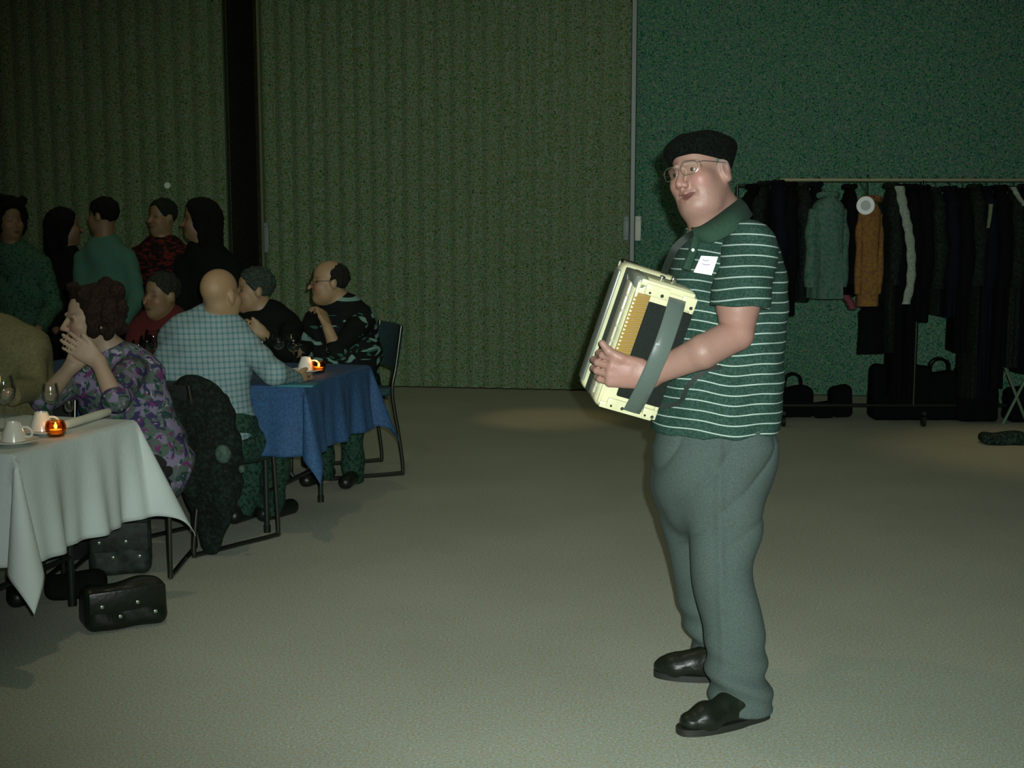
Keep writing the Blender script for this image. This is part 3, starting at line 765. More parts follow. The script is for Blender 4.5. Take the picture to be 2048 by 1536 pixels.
    # shoulder straps
    s1 = smooth_path([ACC(.02, ht + .006, -.07), P(1352, 500, 3.93), P(1385, 478, 3.90), P(1425, 488, 3.885), P(1468, 440, 3.925), P(1505, 432, 4.04), P(1540, 480, 4.06), P(1566, 560, 4.06)], 6)
    s1 = smooth_path([ACC(.03, ht + .006, -.20), P(1345, 505, 3.99), P(1360, 486, 3.985), P(1376, 474, 3.99), P(1392, 464, 4.03)], 6)
    lb = mat('dark_green_strap', (.005, .014, .008), .7)
    obj('shoulder_strap', flat_strap(s1, .011, .003), lb, A, world=True)
    s2 = smooth_path([ACC(.04, -ht - .002, -.12), P(1352, 808, 3.935), P(1378, 770, 3.905), P(1420, 738, 3.90), P(1500, 730, 3.93)], 6)
    obj('lower_strap', flat_strap(s2, .007, .002), lb, A, world=True)
    return A
def flat_strap(path, hw, ht):
    v = []; f = []; k = len(path)
    for i, p in enumerate(path):
        t = (path[min(i + 1, k - 1)] - path[max(i - 1, 0)]).normalized(); s_ = t.cross(Vector((0, -1, .2))).normalized(); n = s_.cross(t)
        v += [p + s_ * hw + n * ht, p - s_ * hw + n * ht, p - s_ * hw - n * ht, p + s_ * hw - n * ht]
    for i in range(k - 1):
        for j in range(4): f.append((i * 4 + j, i * 4 + (j + 1) % 4, i * 4 + 4 + (j + 1) % 4, i * 4 + 4 + j))
    f += [(3, 2, 1, 0), tuple(range(4 * k - 4, 4 * k))]
    return v, f
build_accordion(); build_player()

# ============================================================ THE GUESTS
def flip(v): return Vector((-v.x, -v.y, v.z))
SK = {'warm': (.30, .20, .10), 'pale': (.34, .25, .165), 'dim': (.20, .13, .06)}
def guest(label, group, org, head, face, torso, limbs=(), hairstyle='short', hair=(.01, .008, .006), top=None, bottom=None, skin='warm', h=.010,
          hands=(), legs=None, shoes=None, head_s=1.0, roll=0, pitch=0, bareneck=True, hairR=1.0, topdisp=.004, extra=None, sleeves='long', collar=None, glasses=False, top_attr=None):
    """torso: list of (point, radius_x, radius_y) from neck base down to hips; limbs: list of (shoulder, elbow, wrist); legs: list of (hip, knee, ankle)"""
    root = thing('person', label, 'person', org, group=group)
    fr = frame(face, pitch, roll); c = Vector(head); hh = H(c, fr, head_s)
    pts = [c] + [t[0] for t in torso] + [q for l in limbs for q in l] + [q for l in (legs or []) for q in l]
    lo = np.min(np.array(pts), 0) - .24; hi = np.max(np.array(pts), 0) + .24; lo[2] = max(lo[2], -.01)
    S = Sdf(lo, hi, h)
    head_sdf(S, c, fr, head_s, .4, fine=(h <= .008))
    nk = torso[0][0]
    S.cone(hh(-.02, 0, -.05), nk, .056, .062, .03)
    S.cone(nk, torso[-1][0], .07, .09, .04)
    for (a, b, w) in limbs:
        S.cone(a, b, .048, .040, .01); S.cone(b, w, .042, .028, .01)
    for (w, kn, sd, cu, am, sc) in hands:
        CURL[0] = am; hand_sdf(S, w, kn, sd, cu, sc, fan=.25, k=.004, thumb=[Vector(w).lerp(Vector(kn), .6) + Vector(sd).normalized() * .05, Vector(w).lerp(Vector(kn), 1.0) + Vector(sd).normalized() * .06])
    for (a, b, w) in (legs or []):
        S.cone(a, b, .07, .05, .01); S.cone(b, w, .048, .036, .01)
    sc_ = SK[skin]
    def scol(p):
        c0 = np.repeat(np.array(sc_)[None], len(p), 0)
        for (q, r, a) in ((hh(.11, 0, -.035), .02, .5), (hh(.075, .045, -.03), .03, .4), (hh(.075, -.045, -.03), .03, .4)):
            w = a * np.exp(-((p - np.array(q)) ** 2).sum(1) / r ** 2); c0 = c0 * (1 - w[:, None]) + np.array((.32, .12, .09)) * w[:, None]
        d = p - np.array(c); a, b, e = d @ np.array(fr[0]), d @ np.array(fr[1]), d @ np.array(fr[2])
        for m_ in (np.exp(-(((b) / .022) ** 4 + ((e + .074 * head_s) / .006) ** 2)) * (a > .07), np.exp(-(((np.abs(b) - .033) / .016) ** 4 + ((e - .001) / .006) ** 2)) * (a > .06), .6 * np.exp(-(((np.abs(b) - .033) / .019) ** 4 + ((e - .024) / .006) ** 2)) * (a > .06)):
            c0 = c0 * (1 - .75 * m_[:, None])
        return c0
    sdf_obj('body', S, mat('guest_skin', (.3, .2, .1), .55, attr='skin_colour'), root, attr={'skin_colour': scol})
    # hair
    if hairstyle:
        Rr = Sdf(c - Vector((.2, .2, .26)), c + Vector((.2, .2, .2)), max(.007, h * .8)); K = hairR
        if hairstyle == 'short':
            Rr.ell(hh(-.016, 0, .040), (.108 * K, .086 * K, .094 * K), fr, .01, cut=[(hh(.058, 0, .05), (fr[0] - fr[2] * .55).normalized()), (hh(0, 0, -.05), -fr[2]), (hh(.02, 0, -.0), (fr[0] - fr[2]).normalized())])
        elif hairstyle == 'fringe':   # bald crown, hair at sides and back
            Rr.ell(hh(-.020, 0, .028), (.110, .087, .090), fr, .01, cut=[(hh(.005, 0, 0), fr[0]), (hh(0, 0, -.055), -fr[2]), (hh(-.02, 0, .085), (fr[2] + fr[0] * .9).normalized())])
        elif hairstyle == 'curly':
            rs = random.Random(7)
            Rr.ell(hh(-.035, 0, .030), (.115 * K, .098 * K, .108 * K), fr, .02, cut=[(hh(.030, 0, .0), (fr[0] - fr[2] * .45).normalized())])
            for i in range(60):
                a = rs.uniform(0, 6.28); b = rs.uniform(-.9, 1.0)
                q = Vector((-.035 - .09 * abs(math.cos(a)) if math.cos(a) < .3 else .012 + .03 * max(b, 0), .10 * math.sin(a) * (1 - .3 * b * b), .03 + b * .10)) * K
                Rr.ell(hh(*q), [rs.uniform(.022, .034)] * 3, fr, .012)
        elif hairstyle == 'long':
            Rr.ell(hh(-.02, 0, .03), (.115 * K, .100 * K, .105 * K), fr, .02, cut=[(hh(.055, 0, .03), (fr[0] - fr[2] * .3).normalized())])
            Rr.cone(hh(-.06, 0, .0), hh(-.075, 0, -.17), .085 * K, .07 * K, .03)
            for sg in (-1, 1): Rr.cone(hh(-.02, sg * .075, .02), hh(-.02, sg * .085, -.15), .032 * K, .028 * K, .03)
        rs2 = (hair[0] * 37 + K * 11)
        hairm = mat('hair_%d' % int(hair[0] * 1e4 + hair[2] * 1e3), hair, .8, spec=.2, noise=(90, .6), bump=(140, .9))
        sdf_obj('hair', Rr, hairm, root, disp=lambda p: .005 * np.sin(p[:, 0] * 95 + rs2 + 3 * np.sin(p[:, 2] * 40)) * np.sin(p[:, 1] * 80 + p[:, 2] * 60))
    # top garment
    T = Sdf(lo, hi, h)
    for (a, ra, rb), (b, rc_, rd) in zip(torso[:-1], torso[1:]):
        r0 = min(ra, rb); r1 = min(rc_, rd); T.cone(a, b, r0, r1, .05, flat=((1, 0, 0), (ra / rb + rc_ / rd) / 2) if ra > rb else ((0, 1, 0), (rb / ra + rd / rc_) / 2))
    for (a, b, w) in limbs:
        T.cone(a, b, .066, .056, .035)
        if sleeves == 'long':
            dd = (Vector(w) - Vector(b)).normalized(); e_ = Vector(w) - dd * .02; T.cone(b, w, .056, .042, .02, cut=[(e_, dd)])
    zc = nk.z + .035
    sdf_obj('top', T, top, root, disp=lambda p: topdisp * (np.sin(p[:, 0] * 33 + p[:, 2] * 21) + .6 * np.sin(p[:, 2] * 47 - p[:, 0] * 25 + p[:, 1] * 30)), attr=top_attr)
    if collar:
        cm, open_dir = collar; od = Vector(open_dir).normalized(); ring = []; v = []; f = []
        for i in range(21):
            a = math.radians(25 + 310 * i / 20); q = Vector((od.x * math.cos(a) - od.y * math.sin(a), od.x * math.sin(a) + od.y * math.cos(a), 0))
            b0 = nk + q * .066 + Vector((0, 0, .055 - .03 * (1 + math.cos(a)) / 2)); v += [b0, nk + q * .078 + Vector((0, 0, .045 - .03 * (1 + math.cos(a)) / 2)), nk + q * (.094) + Vector((0, 0, -.004 - .03 * (1 + math.cos(a)) / 2))]
        for i in range(20):
            for j in (0, 1): f.append((i * 3 + j, i * 3 + j + 1, i * 3 + 4 + j, i * 3 + 3 + j))
        co = obj('collar', (v, f), cm, root, world=True); s_ = co.modifiers.new('thick', 'SOLIDIFY'); s_.thickness = .006
    if legs:
        U = Sdf(lo, hi, h); hp = torso[-1][0]
        U.ell(hp, (.19, .18, .12), None, .03)
        for (a, b, w) in legs:
            dd = (Vector(w) - Vector(b)).normalized(); U.cone(a, b, .095, .078, .03); U.cone(b, w, .076, .062, .02, cut=[(Vector(w) - dd * .0, dd)])
        sdf_obj('trousers', U, bottom or m_black, root, disp=lambda p: .005 * np.sin(p[:, 0] * 40 + p[:, 2] * 33))
        for (a, b, w) in legs:
            w = Vector(w); kd = Vector(b) - Vector(a); fd = Vector((kd.x, kd.y, 0)); fd = fd.normalized() if fd.length > .05 else Vector((face[0], face[1], 0)).normalized()
            hl = Vector((w.x, w.y, 0)) - fd * .05; tz = Sdf(np.array(hl) - np.array((.32, .32, 0)), np.array(hl) + np.array((.32, .32, .16)), .008)
            up_ = Vector((0, 0, 1)); tz.cone(hl + up_ * .045, hl + fd * .22 + up_ * .038, .040, .042, .02); tz.cone(hl + fd * .02 + up_ * .06, hl + fd * .04 + up_ * .10, .038, .036, .02)
            tz.d = np.maximum(tz.d, (.004 - (tz.lo[2] + np.arange(tz.n[2]) * tz.h))[None, None, :].astype(np.float32))
            sdf_obj('shoe', tz, m_blackl, root)
    if glasses:
        wire = mat('dark_wire', (.03, .03, .03), .4, .5)
        for sg in (-1, 1):
            pr = [hh(.112 - (sg * .034 + .023 * math.cos(a)) ** 2 * 4, sg * .034 + .023 * math.cos(a), -.002 + .019 * math.sin(a)) for a in [2 * math.pi * i / 16 for i in range(17)]]
            g_ = obj('glasses_rim', tube(pr, .0018, 6), wire, root, world=True)
            obj('glasses_lens', ([pr[0].lerp(pr[8], .5)] + pr[:-1], [(0, 1 + i, 1 + (i + 1) % 16) for i in range(16)]), glass_mat('clear_lens', (.97, 1, .98), .1), g_, world=True)
            obj('temple_arm', tube([hh(.098, sg * .057, .004), hh(.04, sg * .082, .008), hh(-.02, sg * .084, .004)], .002, 6), wire, root, world=True)
    if extra: extra(root, hh)
    return root

def pattern_mat(name, base, cols, scale, kind='blotch'):
    m = bpy.data.materials.new(name); m.use_nodes = True; N = m.node_tree.nodes; L = m.node_tree.links; b = N['Principled BSDF']; b.inputs['Roughness'].default_value = .85
    b.inputs['Specular IOR Level'].default_value = .15
    tc = N.new('ShaderNodeTexCoord'); out = None
    prev = None
    for i, (c, th) in enumerate(cols):
        mp = N.new('ShaderNodeMapping'); mp.inputs['Location'].default_value = (i * 3.7, i * 1.3, i * 2.1); L.new(tc.outputs['Object'], mp.inputs[0])
        if kind == 'leaf': mp.inputs['Scale'].default_value = (1, 1, 2.4); mp.inputs['Rotation'].default_value = (.3, .5 + i, .4)
        n = N.new('ShaderNodeTexNoise'); n.inputs['Scale'].default_value = scale * (1 + .35 * i); n.inputs['Detail'].default_value = 1.5; n.inputs['Distortion'].default_value = .8
        L.new(mp.outputs[0], n.inputs['Vector'])
        r = N.new('ShaderNodeValToRGB'); r.color_ramp.elements[0].position = th; r.color_ramp.elements[1].position = th + .035; L.new(n.outputs[0], r.inputs[0])
        mx = N.new('ShaderNodeMix'); mx.data_type = 'RGBA'; L.new(r.outputs[0], mx.inputs[0])
        if prev is None: mx.inputs[6].default_value = (*base, 1)
        else: L.new(prev, mx.inputs[6])
        mx.inputs[7].default_value = (*c, 1); prev = mx.outputs[2]
    L.new(prev, b.inputs['Base Color']); return m
def check_mat():
    m = bpy.data.materials.new('blue_check_cotton'); m.use_nodes = True; N = m.node_tree.nodes; L = m.node_tree.links; b = N['Principled BSDF']; b.inputs['Roughness'].default_value = .85
    tc = N.new('ShaderNodeTexCoord'); sp = N.new('ShaderNodeSeparateXYZ'); L.new(tc.outputs['Object'], sp.inputs[0])
    def mth(op, x, y):
        n = N.new('ShaderNodeMath'); n.operation = op
        for i, q in enumerate((x, y)):
            if isinstance(q, (int, float)): n.inputs[i].default_value = q
            else: L.new(q, n.inputs[i])
        return n.outputs[0]
    hx = mth('LESS_THAN', mth('FRACT', mth('DIVIDE', mth('ADD', sp.outputs[0], mth('MULTIPLY', sp.outputs[1], .35)), .026), 0), .36)
    hz = mth('LESS_THAN', mth('FRACT', mth('DIVIDE', sp.outputs[2], .026), 0), .36)
    s_ = mth('MULTIPLY', mth('ADD', hx, hz), .5)
    mx = N.new('ShaderNodeMix'); mx.data_type = 'RGBA'; L.new(s_, mx.inputs[0]); mx.inputs[6].default_value = (.22, .30, .29, 1); mx.inputs[7].default_value = (.055, .17, .18, 1)
    L.new(mx.outputs[2], b.inputs['Base Color']); return m

m_floral = pattern_mat('purple_floral_print', (.085, .12, .10), [((.19, .17, .25), .50), ((.04, .035, .09), .55), ((.15, .035, .13), .60), ((.02, .07, .04), .60), ((.30, .28, .33), .66)], 14)
m_hawaii = pattern_mat('black_leaf_print', (.005, .007, .006), [((.14, .26, .20), .585), ((.03, .10, .07), .64)], 7, 'leaf')
m_redblack = pattern_mat('red_black_print', (.008, .006, .005), [((.10, .012, .008), .52)], 22, 'leaf')
m_red = mat('dark_red_cloth', (.075, .006, .004), .9)
m_teal = mat('teal_shirt', (.035, .16, .12), .9, noise=(60, .4, (.06, .13, .07)))
m_green = fleck('dull_green_top', [(.01, .03, .02), (.03, .12, .06), (.07, .09, .07)], 60, .9)
m_olive = mat('olive_knit', (.17, .17, .07), .9, noise=(90, .25), bump=(150, .4))
m_dkgreen = fleck('dark_green_trousers_cloth', [(.003, .010, .005), (.010, .05, .028), (.03, .06, .04)], 60, .9)

# ---- woman in floral blouse at the white table (elbows on the table, hands joined under the chin)
Y = 5.50
def T_(px, py, Yq, rx, ry): return (P(px, py, Yq), rx, ry)
wl = P(196, 722, 5.34); wr_ = P(128, 722, 5.28)
guest('seated woman in purple floral blouse, elbows on white table, hands joined at her chin', 'guests seated at the tables', (P(250, 900, 5.55).x, 5.55, 0),
      P(180, 636, 5.50), (-.82, -.57), [T_(228, 712, 5.56, .09, .075), T_(238, 745, 5.58, .20, .12), T_(250, 800, 5.6, .175, .13), T_(275, 870, 5.62, .18, .15), T_(290, 925, 5.64, .20, .19)],
      limbs=[(P(262, 745, 5.46), P(230, 800, 5.22), P(196, 722, 5.26)), (P(190, 745, 5.66), P(88, 800, 5.34), P(146, 730, 5.30))],
      hands=[(P(196, 722, 5.26), P(158, 698, 5.24), (.3, .1, 1), (0, 1, -.3), .22, 1.0), (P(146, 730, 5.30), P(168, 706, 5.32), (-.5, .1, 1), (.2, .9, .3), .7, 1.0)],
      hairstyle='curly', hair=(.030, .016, .010), hairR=1.07, top=m_floral, skin='pale', h=.0072, sleeves='short', pitch=-.02,
      legs=[(P(285, 940, 5.5), P(130, 925, 5.45), P(150, 1110, 5.75)), (P(300, 935, 5.7), P(165, 915, 5.75), P(190, 1090, 5.95))], bottom=mat('dark_skirt_cloth', (.012, .016, .014), .9))
# ---- man in checked shirt, seen from behind
guest('bald seated man in pale blue checked shirt, back to camera, leaning on blue table', 'guests seated at the tables', (P(410, 900, 6.15).x, 6.15, 0),
      P(441, 590, 6.10), (.45, .89), [T_(428, 640, 6.12, .09, .08), T_(412, 672, 6.13, .215, .13), T_(402, 740, 6.10, .215, .15), T_(408, 800, 6.05, .20, .16), T_(432, 848, 6.02, .175, .16)],
      limbs=[(P(478, 672, 6.14), P(548, 748, 5.98), P(592, 762, 6.22)), (P(348, 675, 6.15), P(345, 760, 6.3), P(430, 770, 6.45))],
      hands=[(P(592, 762, 6.22), P(612, 762, 6.27), (0, .3, 1), (0, 0, -1), .3, 1.0)],
      hairstyle=None, top=check_mat(), skin='warm', h=.0085, collar=(mat('pale_blue_collar', (.18, .27, .26), .85), (.5, .8, 0)), topdisp=.004,
      legs=[(P(470, 890, 6.0), P(560, 880, 6.30), P(540, 1020, 6.45)), (P(430, 890, 6.15), P(520, 870, 6.5), P(480, 1030, 6.40))], bottom=m_dkgreen)
# ---- dark man with grey hair beyond the blue table
guest('seated grey-haired man in black with folded forearms beyond the blue table', 'guests seated at the tables', (P(530, 700, 7.55).x, 7.6, 0),
      P(508, 580, 7.50), (-.90, -.35), [T_(528, 628, 7.52, .09, .08), T_(533, 650, 7.55, .21, .13), T_(535, 710, 7.58, .20, .15), T_(535, 760, 7.6, .19, .16)],
      limbs=[(P(585, 655, 7.48), P(572, 705, 7.25), P(525, 668, 7.12)), (P(482, 655, 7.5), P(478, 700, 7.3), P(500, 712, 7.1))],
      hands=[(P(527, 668, 7.12), P(505, 658, 7.10), (0, 0, 1), (0, 1, 0), .5, 1.0)],
      hairstyle='short', hair=(.05, .075, .055), top=m_black, skin='warm', h=.011, hairR=1.03)
# ---- man in leaf-print shirt at the end of the blue table
guest('seated balding man in glasses and a black leaf-print shirt resting his chin on his hand', 'guests seated at the tables', (P(680, 800, 7.7).x, 7.75, 0),
      P(657, 563, 7.62), (-.93, -.36), [T_(685, 610, 7.66, .09, .08), T_(690, 640, 7.68, .20, .13), T_(688, 700, 7.70, .20, .16), T_(690, 770, 7.72, .21, .18)],
      limbs=[(P(728, 640, 7.60), P(672, 700, 7.32), P(655, 655, 7.36)), (P(632, 635, 7.78), P(600, 700, 7.5), P(560, 715, 7.3))],
      hands=[(P(657, 660, 7.36), P(645, 622, 7.46), (-.3, -.6, .2), (-.3, .8, 0), .9, 1.05)],
      hairstyle='fringe', hair=(.018, .018, .012), top=m_hawaii, skin='warm', h=.010, glasses=True, sleeves='short',
      legs=[(P(700, 790, 7.62), P(640, 790, 7.35), P(648, 955, 7.42)), (P(730, 790, 7.72), P(700, 800, 7.40), P(708, 965, 7.38))], bottom=m_dkgreen)
# ---- guest in dark red
guest('seated guest in a dark red top with a white collar behind the checked-shirt man', 'guests seated at the tables', (P(325, 720, 7.3).x, 7.4, 0),
      P(322, 590, 7.28), (-.55, -.80), [T_(328, 634, 7.32, .09, .08), T_(330, 660, 7.35, .20, .13), T_(330, 720, 7.38, .19, .15), T_(330, 770, 7.4, .19, .16)],
      limbs=[(P(385, 665, 7.3), P(392, 720, 7.15), P(350, 730, 7.0)), (P(275, 665, 7.3), P(270, 720, 7.2), P(300, 732, 7.0))],
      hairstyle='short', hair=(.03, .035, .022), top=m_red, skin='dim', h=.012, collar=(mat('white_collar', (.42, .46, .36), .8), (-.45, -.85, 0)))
# ---- guest at the left edge in olive
guest('guest in an olive knit top, mostly cut off by the left edge of the photo', 'guests seated at the tables', (P(30, 900, 5.5).x, 5.5, 0),
      P(-48, 640, 5.50), (.8, -.5), [T_(-12, 668, 5.5, .09, .08), T_(10, 702, 5.5, .20, .14), T_(12, 770, 5.5, .19, .16), T_(10, 860, 5.5, .19, .17)],
      limbs=[(P(58, 700, 5.45), P(70, 775, 5.35), P(15, 790, 5.1)), (P(-70, 700, 5.45), P(-90, 775, 5.3), P(-60, 795, 5.1))],
      hairstyle='short', hair=(.05, .03, .015), top=m_olive, skin='pale', h=.010,
      legs=[(P(30, 900, 5.5), P(30, 905, 5.1), P(30, 1090, 5.15)), (P(-30, 900, 5.5), P(-40, 905, 5.1), P(-40, 1090, 5.15))], bottom=m_dkgreen)
# ---- standing guests at the back
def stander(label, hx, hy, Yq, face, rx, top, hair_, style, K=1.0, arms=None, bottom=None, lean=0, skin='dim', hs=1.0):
    sx = hx + lean; c = P(hx, hy, Yq); m1 = 1 / M(c)
    d = lambda dz: hy + dz * m1
    guest(label, 'guests standing at the back', (P(sx, 700, Yq).x, Yq, 0), c, face,
          [T_(hx + lean * .3, d(.19), Yq, .09, .08), T_(hx + lean * .6, d(.27), Yq + .01, rx, .12), T_(sx, d(.50), Yq + .02, rx * .92, .14), T_(sx, d(.78), Yq + .02, rx * .95, .15)],
          limbs=[(P(hx + lean * .6 + rx * .88 * m1, d(.29), Yq), P(sx + (rx + .03) * m1, d(.58), Yq - .06), P(sx + (rx - .08) * m1, d(.74), Yq - .25)),
                 (P(hx + lean * .6 - rx * .88 * m1, d(.29), Yq), P(sx - (rx + .03) * m1, d(.58), Yq - .06), P(sx - (rx - .08) * m1, d(.74), Yq - .25))],
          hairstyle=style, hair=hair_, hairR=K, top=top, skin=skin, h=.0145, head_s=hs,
          legs=[(P(sx + .09 * m1, d(.84), Yq), P(sx + .10 * m1, d(1.15), Yq - .02), Vector((P(sx + .10 * m1, 600, Yq).x, Yq + .02, .09))),
                (P(sx - .09 * m1, d(.84), Yq), P(sx - .10 * m1, d(1.15), Yq - .02), Vector((P(sx - .10 * m1, 600, Yq).x, Yq + .02, .09)))], bottom=bottom)
blk = (.004, .004, .003)
stander('leftmost standing guest, big mass of black hair and dull green top', 18, 442, 8.9, (.75, -.65), .20, m_green, blk, 'curly', 1.35, lean=22)
stander('standing slim guest all in black between the green top and the teal shirt', 130, 452, 9.2, (.9, .4), .135, m_black, blk, 'long', 1.0)
stander('standing dark-haired guest in a teal shirt', 206, 432, 9.0, (-.85, .3), .17, m_teal, (.006, .005, .004), 'short', 1.0, lean=10)
stander('standing guest in a red and black patterned top', 324, 434, 9.3, (-.6, -.75), .225, m_redblack, (.012, .022, .012), 'short', 1.0)
stander('rightmost standing guest at the back, long black hair and black coat', 398, 440, 8.7, (-.85, -.2), .17, m_black, blk, 'long', 1.15, lean=28)

# ============================================================ TABLES, CLOTHS, TABLEWARE
m_wood = mat('folding_table_top', (.10, .07, .04), .6); m_leg = mat('dark_steel_leg', (.03, .04, .035), .35, .6)
m_chrome = mat('chrome_tube', (.45, .5, .46), .2, .9)
def banquet_table(label, A, B, length, group):
    """A far end corner, B near end corner of the short side; the table runs to the left"""
    e = (B - A); w = e.length; e.normalize(); l = Vector((-e.y, e.x, 0))
    if l.x > 0: l = -l
    org = A + e * w / 2 + l * length / 2
    ang = math.atan2(l.y, l.x)
    t = thing('folding_table', label, 'table', (org.x, org.y, 0), ang, group=group)
    obj('tabletop', rbox(length, w, .025, .008, (0, 0, .722), 2), m_wood, t)
    obj('apron', rbox(length - .10, .02, .05, .003, (0, w / 2 - .05, .685)), m_leg, t); obj('apron', rbox(length - .10, .02, .05, .003, (0, -w / 2 + .05, .685)), m_leg, t)
    for sx in (-1, 1):
        x = sx * (length / 2 - .25)
        for sy in (-1, 1):
            lg = obj('leg', tube([(x, sy * (w / 2 - .10), .70), (x, sy * (w / 2 - .10), .03)], .014, 10), m_leg, t)
            obj('foot_cap', tube([(x, sy * (w / 2 - .10), .035), (x, sy * (w / 2 - .10), .0)], .018, 10), m_blackl, lg)
        obj('crossbar', tube([(x, -w / 2 + .10, .20), (x, w / 2 - .10, .20)], .011, 8), m_leg, t)
        obj('brace', tube([(x, 0, .20), (x - sx * .35, 0, .70)], .010, 8), m_leg, t)
    return t, ang, w
def tablecloth(label, tab, ang, L, w, over, m, group, flareA=.09, corner=.42, seed=1):
    rs = np.random.RandomState(seed); nx, ny = 150, 96
    X = np.linspace(-L / 2 - over, L / 2 + over, nx); Yv = np.linspace(-w / 2 - over, w / 2 + over, ny); v = []; f = []
    for j in range(ny):
        for i in range(nx):
            x, y = X[i], Yv[j]; cx = min(max(x, -L / 2), L / 2); cy = min(max(y, -w / 2), w / 2); wx, wy = x - cx, y - cy; ln = math.hypot(wx, wy)
            if ln < 1e-6: v.append(Vector((x, y, .740 + .0012 * math.sin(x * 17) * math.sin(y * 23)))); continue
            dx, dy = wx / ln, wy / ln
            # how close to a corner: corner drapes flare outwards into a fold
            dcx = L / 2 - abs(cx); dcy = w / 2 - abs(cy); near = math.exp(-((dcx + dcy) / .16) ** 2)
            cd = 2 * abs(dx * dy); a = .05 + near * flareA * 1.0 + corner * cd
            s_ = cx * 1.0 + cy * 1.3 + math.atan2(dy, dx) * .2
            rip = (.022 * math.sin(s_ * 15 + seed) + .010 * math.sin(s_ * 37 + 2 * seed)) * min(1, ln / over) * (1 - cd)
            out = ln * math.sin(a) + rip; dz = ln * math.cos(a)
            v.append(Vector((cx + dx * (out + .004), cy + dy * (out + .004), .741 - dz)))
    for j in range(ny - 1):
        for i in range(nx - 1): k = j * nx + i; f.append((k, k + 1, k + nx + 1, k + nx))
    o = obj('tablecloth', (v, f), m); o.location = tab.location; o.rotation_euler = (0, 0, ang)
    s2 = o.modifiers.new('thick', 'SOLIDIFY'); s2.thickness = .0015; s2.offset = 1
    return tag(o, label, 'tablecloth', group)
TZ = .7425
def TP(px, py): return G(px, py, TZ)
A1 = TP(270, 840); B1 = TP(30, 908)
L1 = 1.9
t1, an1, w1 = banquet_table('folding banquet table under the white cloth at the left edge', A1, B1, L1, 'folding banquet tables')
tablecloth('white cloth hanging in pointed corners over the near table at left', t1, an1, L1, w1, .385, mat('white_linen', (.56, .65, .60), .75, spec=.3, bump=(60, .15), noise=(3, .10)), 'tablecloths', .05, .32, 2)
C2 = TP(608, 772); D2 = TP(738, 729)
L2 = 1.75
t2, an2, w2 = banquet_table('folding banquet table under the blue cloth', D2, C2, L2, 'folding banquet tables')
tablecloth('dark blue cloth draped over the second table', t2, an2, L2, w2, .335, mat('dark_blue_linen', (.022, .085, .19), .8, noise=(90, .35), bump=(60, .2)), 'tablecloths', .04, .28, 5)

m_china = mat('white_china', (.66, .66, .55), .25, spec=.5, coat=.3)
def cup_down(label, loc, s=1.0, group='upturned cups'):
    t = thing('coffee_cup', label, 'cup', loc, group=group)
    obj('cup_bowl', lathe([(.0, .062), (.020, .062), (.021, .068), (.024, .068), (.026, .060), (.032, .045), (.039, .025), (.042, .004), (.0425, .001), (.039, .001), (.036, .02), (.03, .045), (.0, .056)], 28), m_china, t)
    p = [Vector((.036, 0, .018)), Vector((.058, 0, .016)), Vector((.066, 0, .032)), Vector((.052, 0, .048)), Vector((.030, 0, .050))]
    obj('handle', tube(smooth_path(p, 4), .0045, 8), m_china, t)
    return t
def saucer(label, loc, r=.075, group='saucers and plates'):
    o = obj('saucer', lathe([(0, .002), (r * .45, .002), (r * .5, .0), (r * .55, .002), (r, .014), (r, .017), (r * .55, .006), (0, .006)], 32), m_china); o.location = loc
    return tag(o, label, 'saucer', group)
m_amber = mat('amber_candle_glass', (.55, .20, .03), .15, trans=.0, emit=(1.0, .42, .08, .25)); m_flame = mat('candle_flame', (1, .8, .4), .5, emit=(1.0, .72, .32, 9))
def candle(label, loc):
    t = thing('candle_holder', label, 'candle', loc, group='glass candle holders')
    obj('holder_glass', lathe([(.0, .0), (.026, .0), (.034, .012), (.038, .03), (.034, .048), (.030, .056), (.027, .054), (.031, .045), (.034, .03), (.030, .012), (.0, .008)], 24), glass_mat('amber_glass', (.95, .62, .25), .3), t)
    w = obj('wax', lathe([(0, .009), (.022, .009), (.022, .024), (0, .024)], 18), mat('cream_wax', (.8, .7, .45), .5), t)
    obj('flame', lathe([(0, .026), (.005, .030), (.0065, .036), (.004, .044), (0, .052)], 12), m_flame, w)
    d = bpy.data.lights.new('candle_light', 'POINT'); d.energy = .12; d.color = (1, .55, .2); d.shadow_soft_size = .01
    o = bpy.data.objects.new('candle_light', d); COL.objects.link(o); o.location = Vector(loc) + Vector((0, 0, .065))
    return t
def wineglass(label, loc, s=1.0, group='wine glasses'):
    t = thing('wine_glass', label, 'glass', loc, group=group); g = glass_mat('clear_glass', (.98, 1.0, .99), .5)
    pr = lambda q: [(r * s, z * s) for r, z in q]
    obj('bowl', lathe(pr([(.004, .085), (.018, .090), (.032, .105), (.038, .13), (.036, .155), (.031, .18), (.030, .18), (.034, .155), (.036, .13), (.030, .107), (.016, .093), (0, .090)]), 28), g, t)
    obj('stem', lathe(pr([(.004, .004), (.0035, .05), (.0045, .086)]), 12), g, t); obj('foot', lathe(pr([(0, 0), (.034, .0), (.034, .002), (.006, .006), (0, .006)]), 24), g, t)
    return t
def at(px, py, z=TZ + .001): return G(px, py, z)
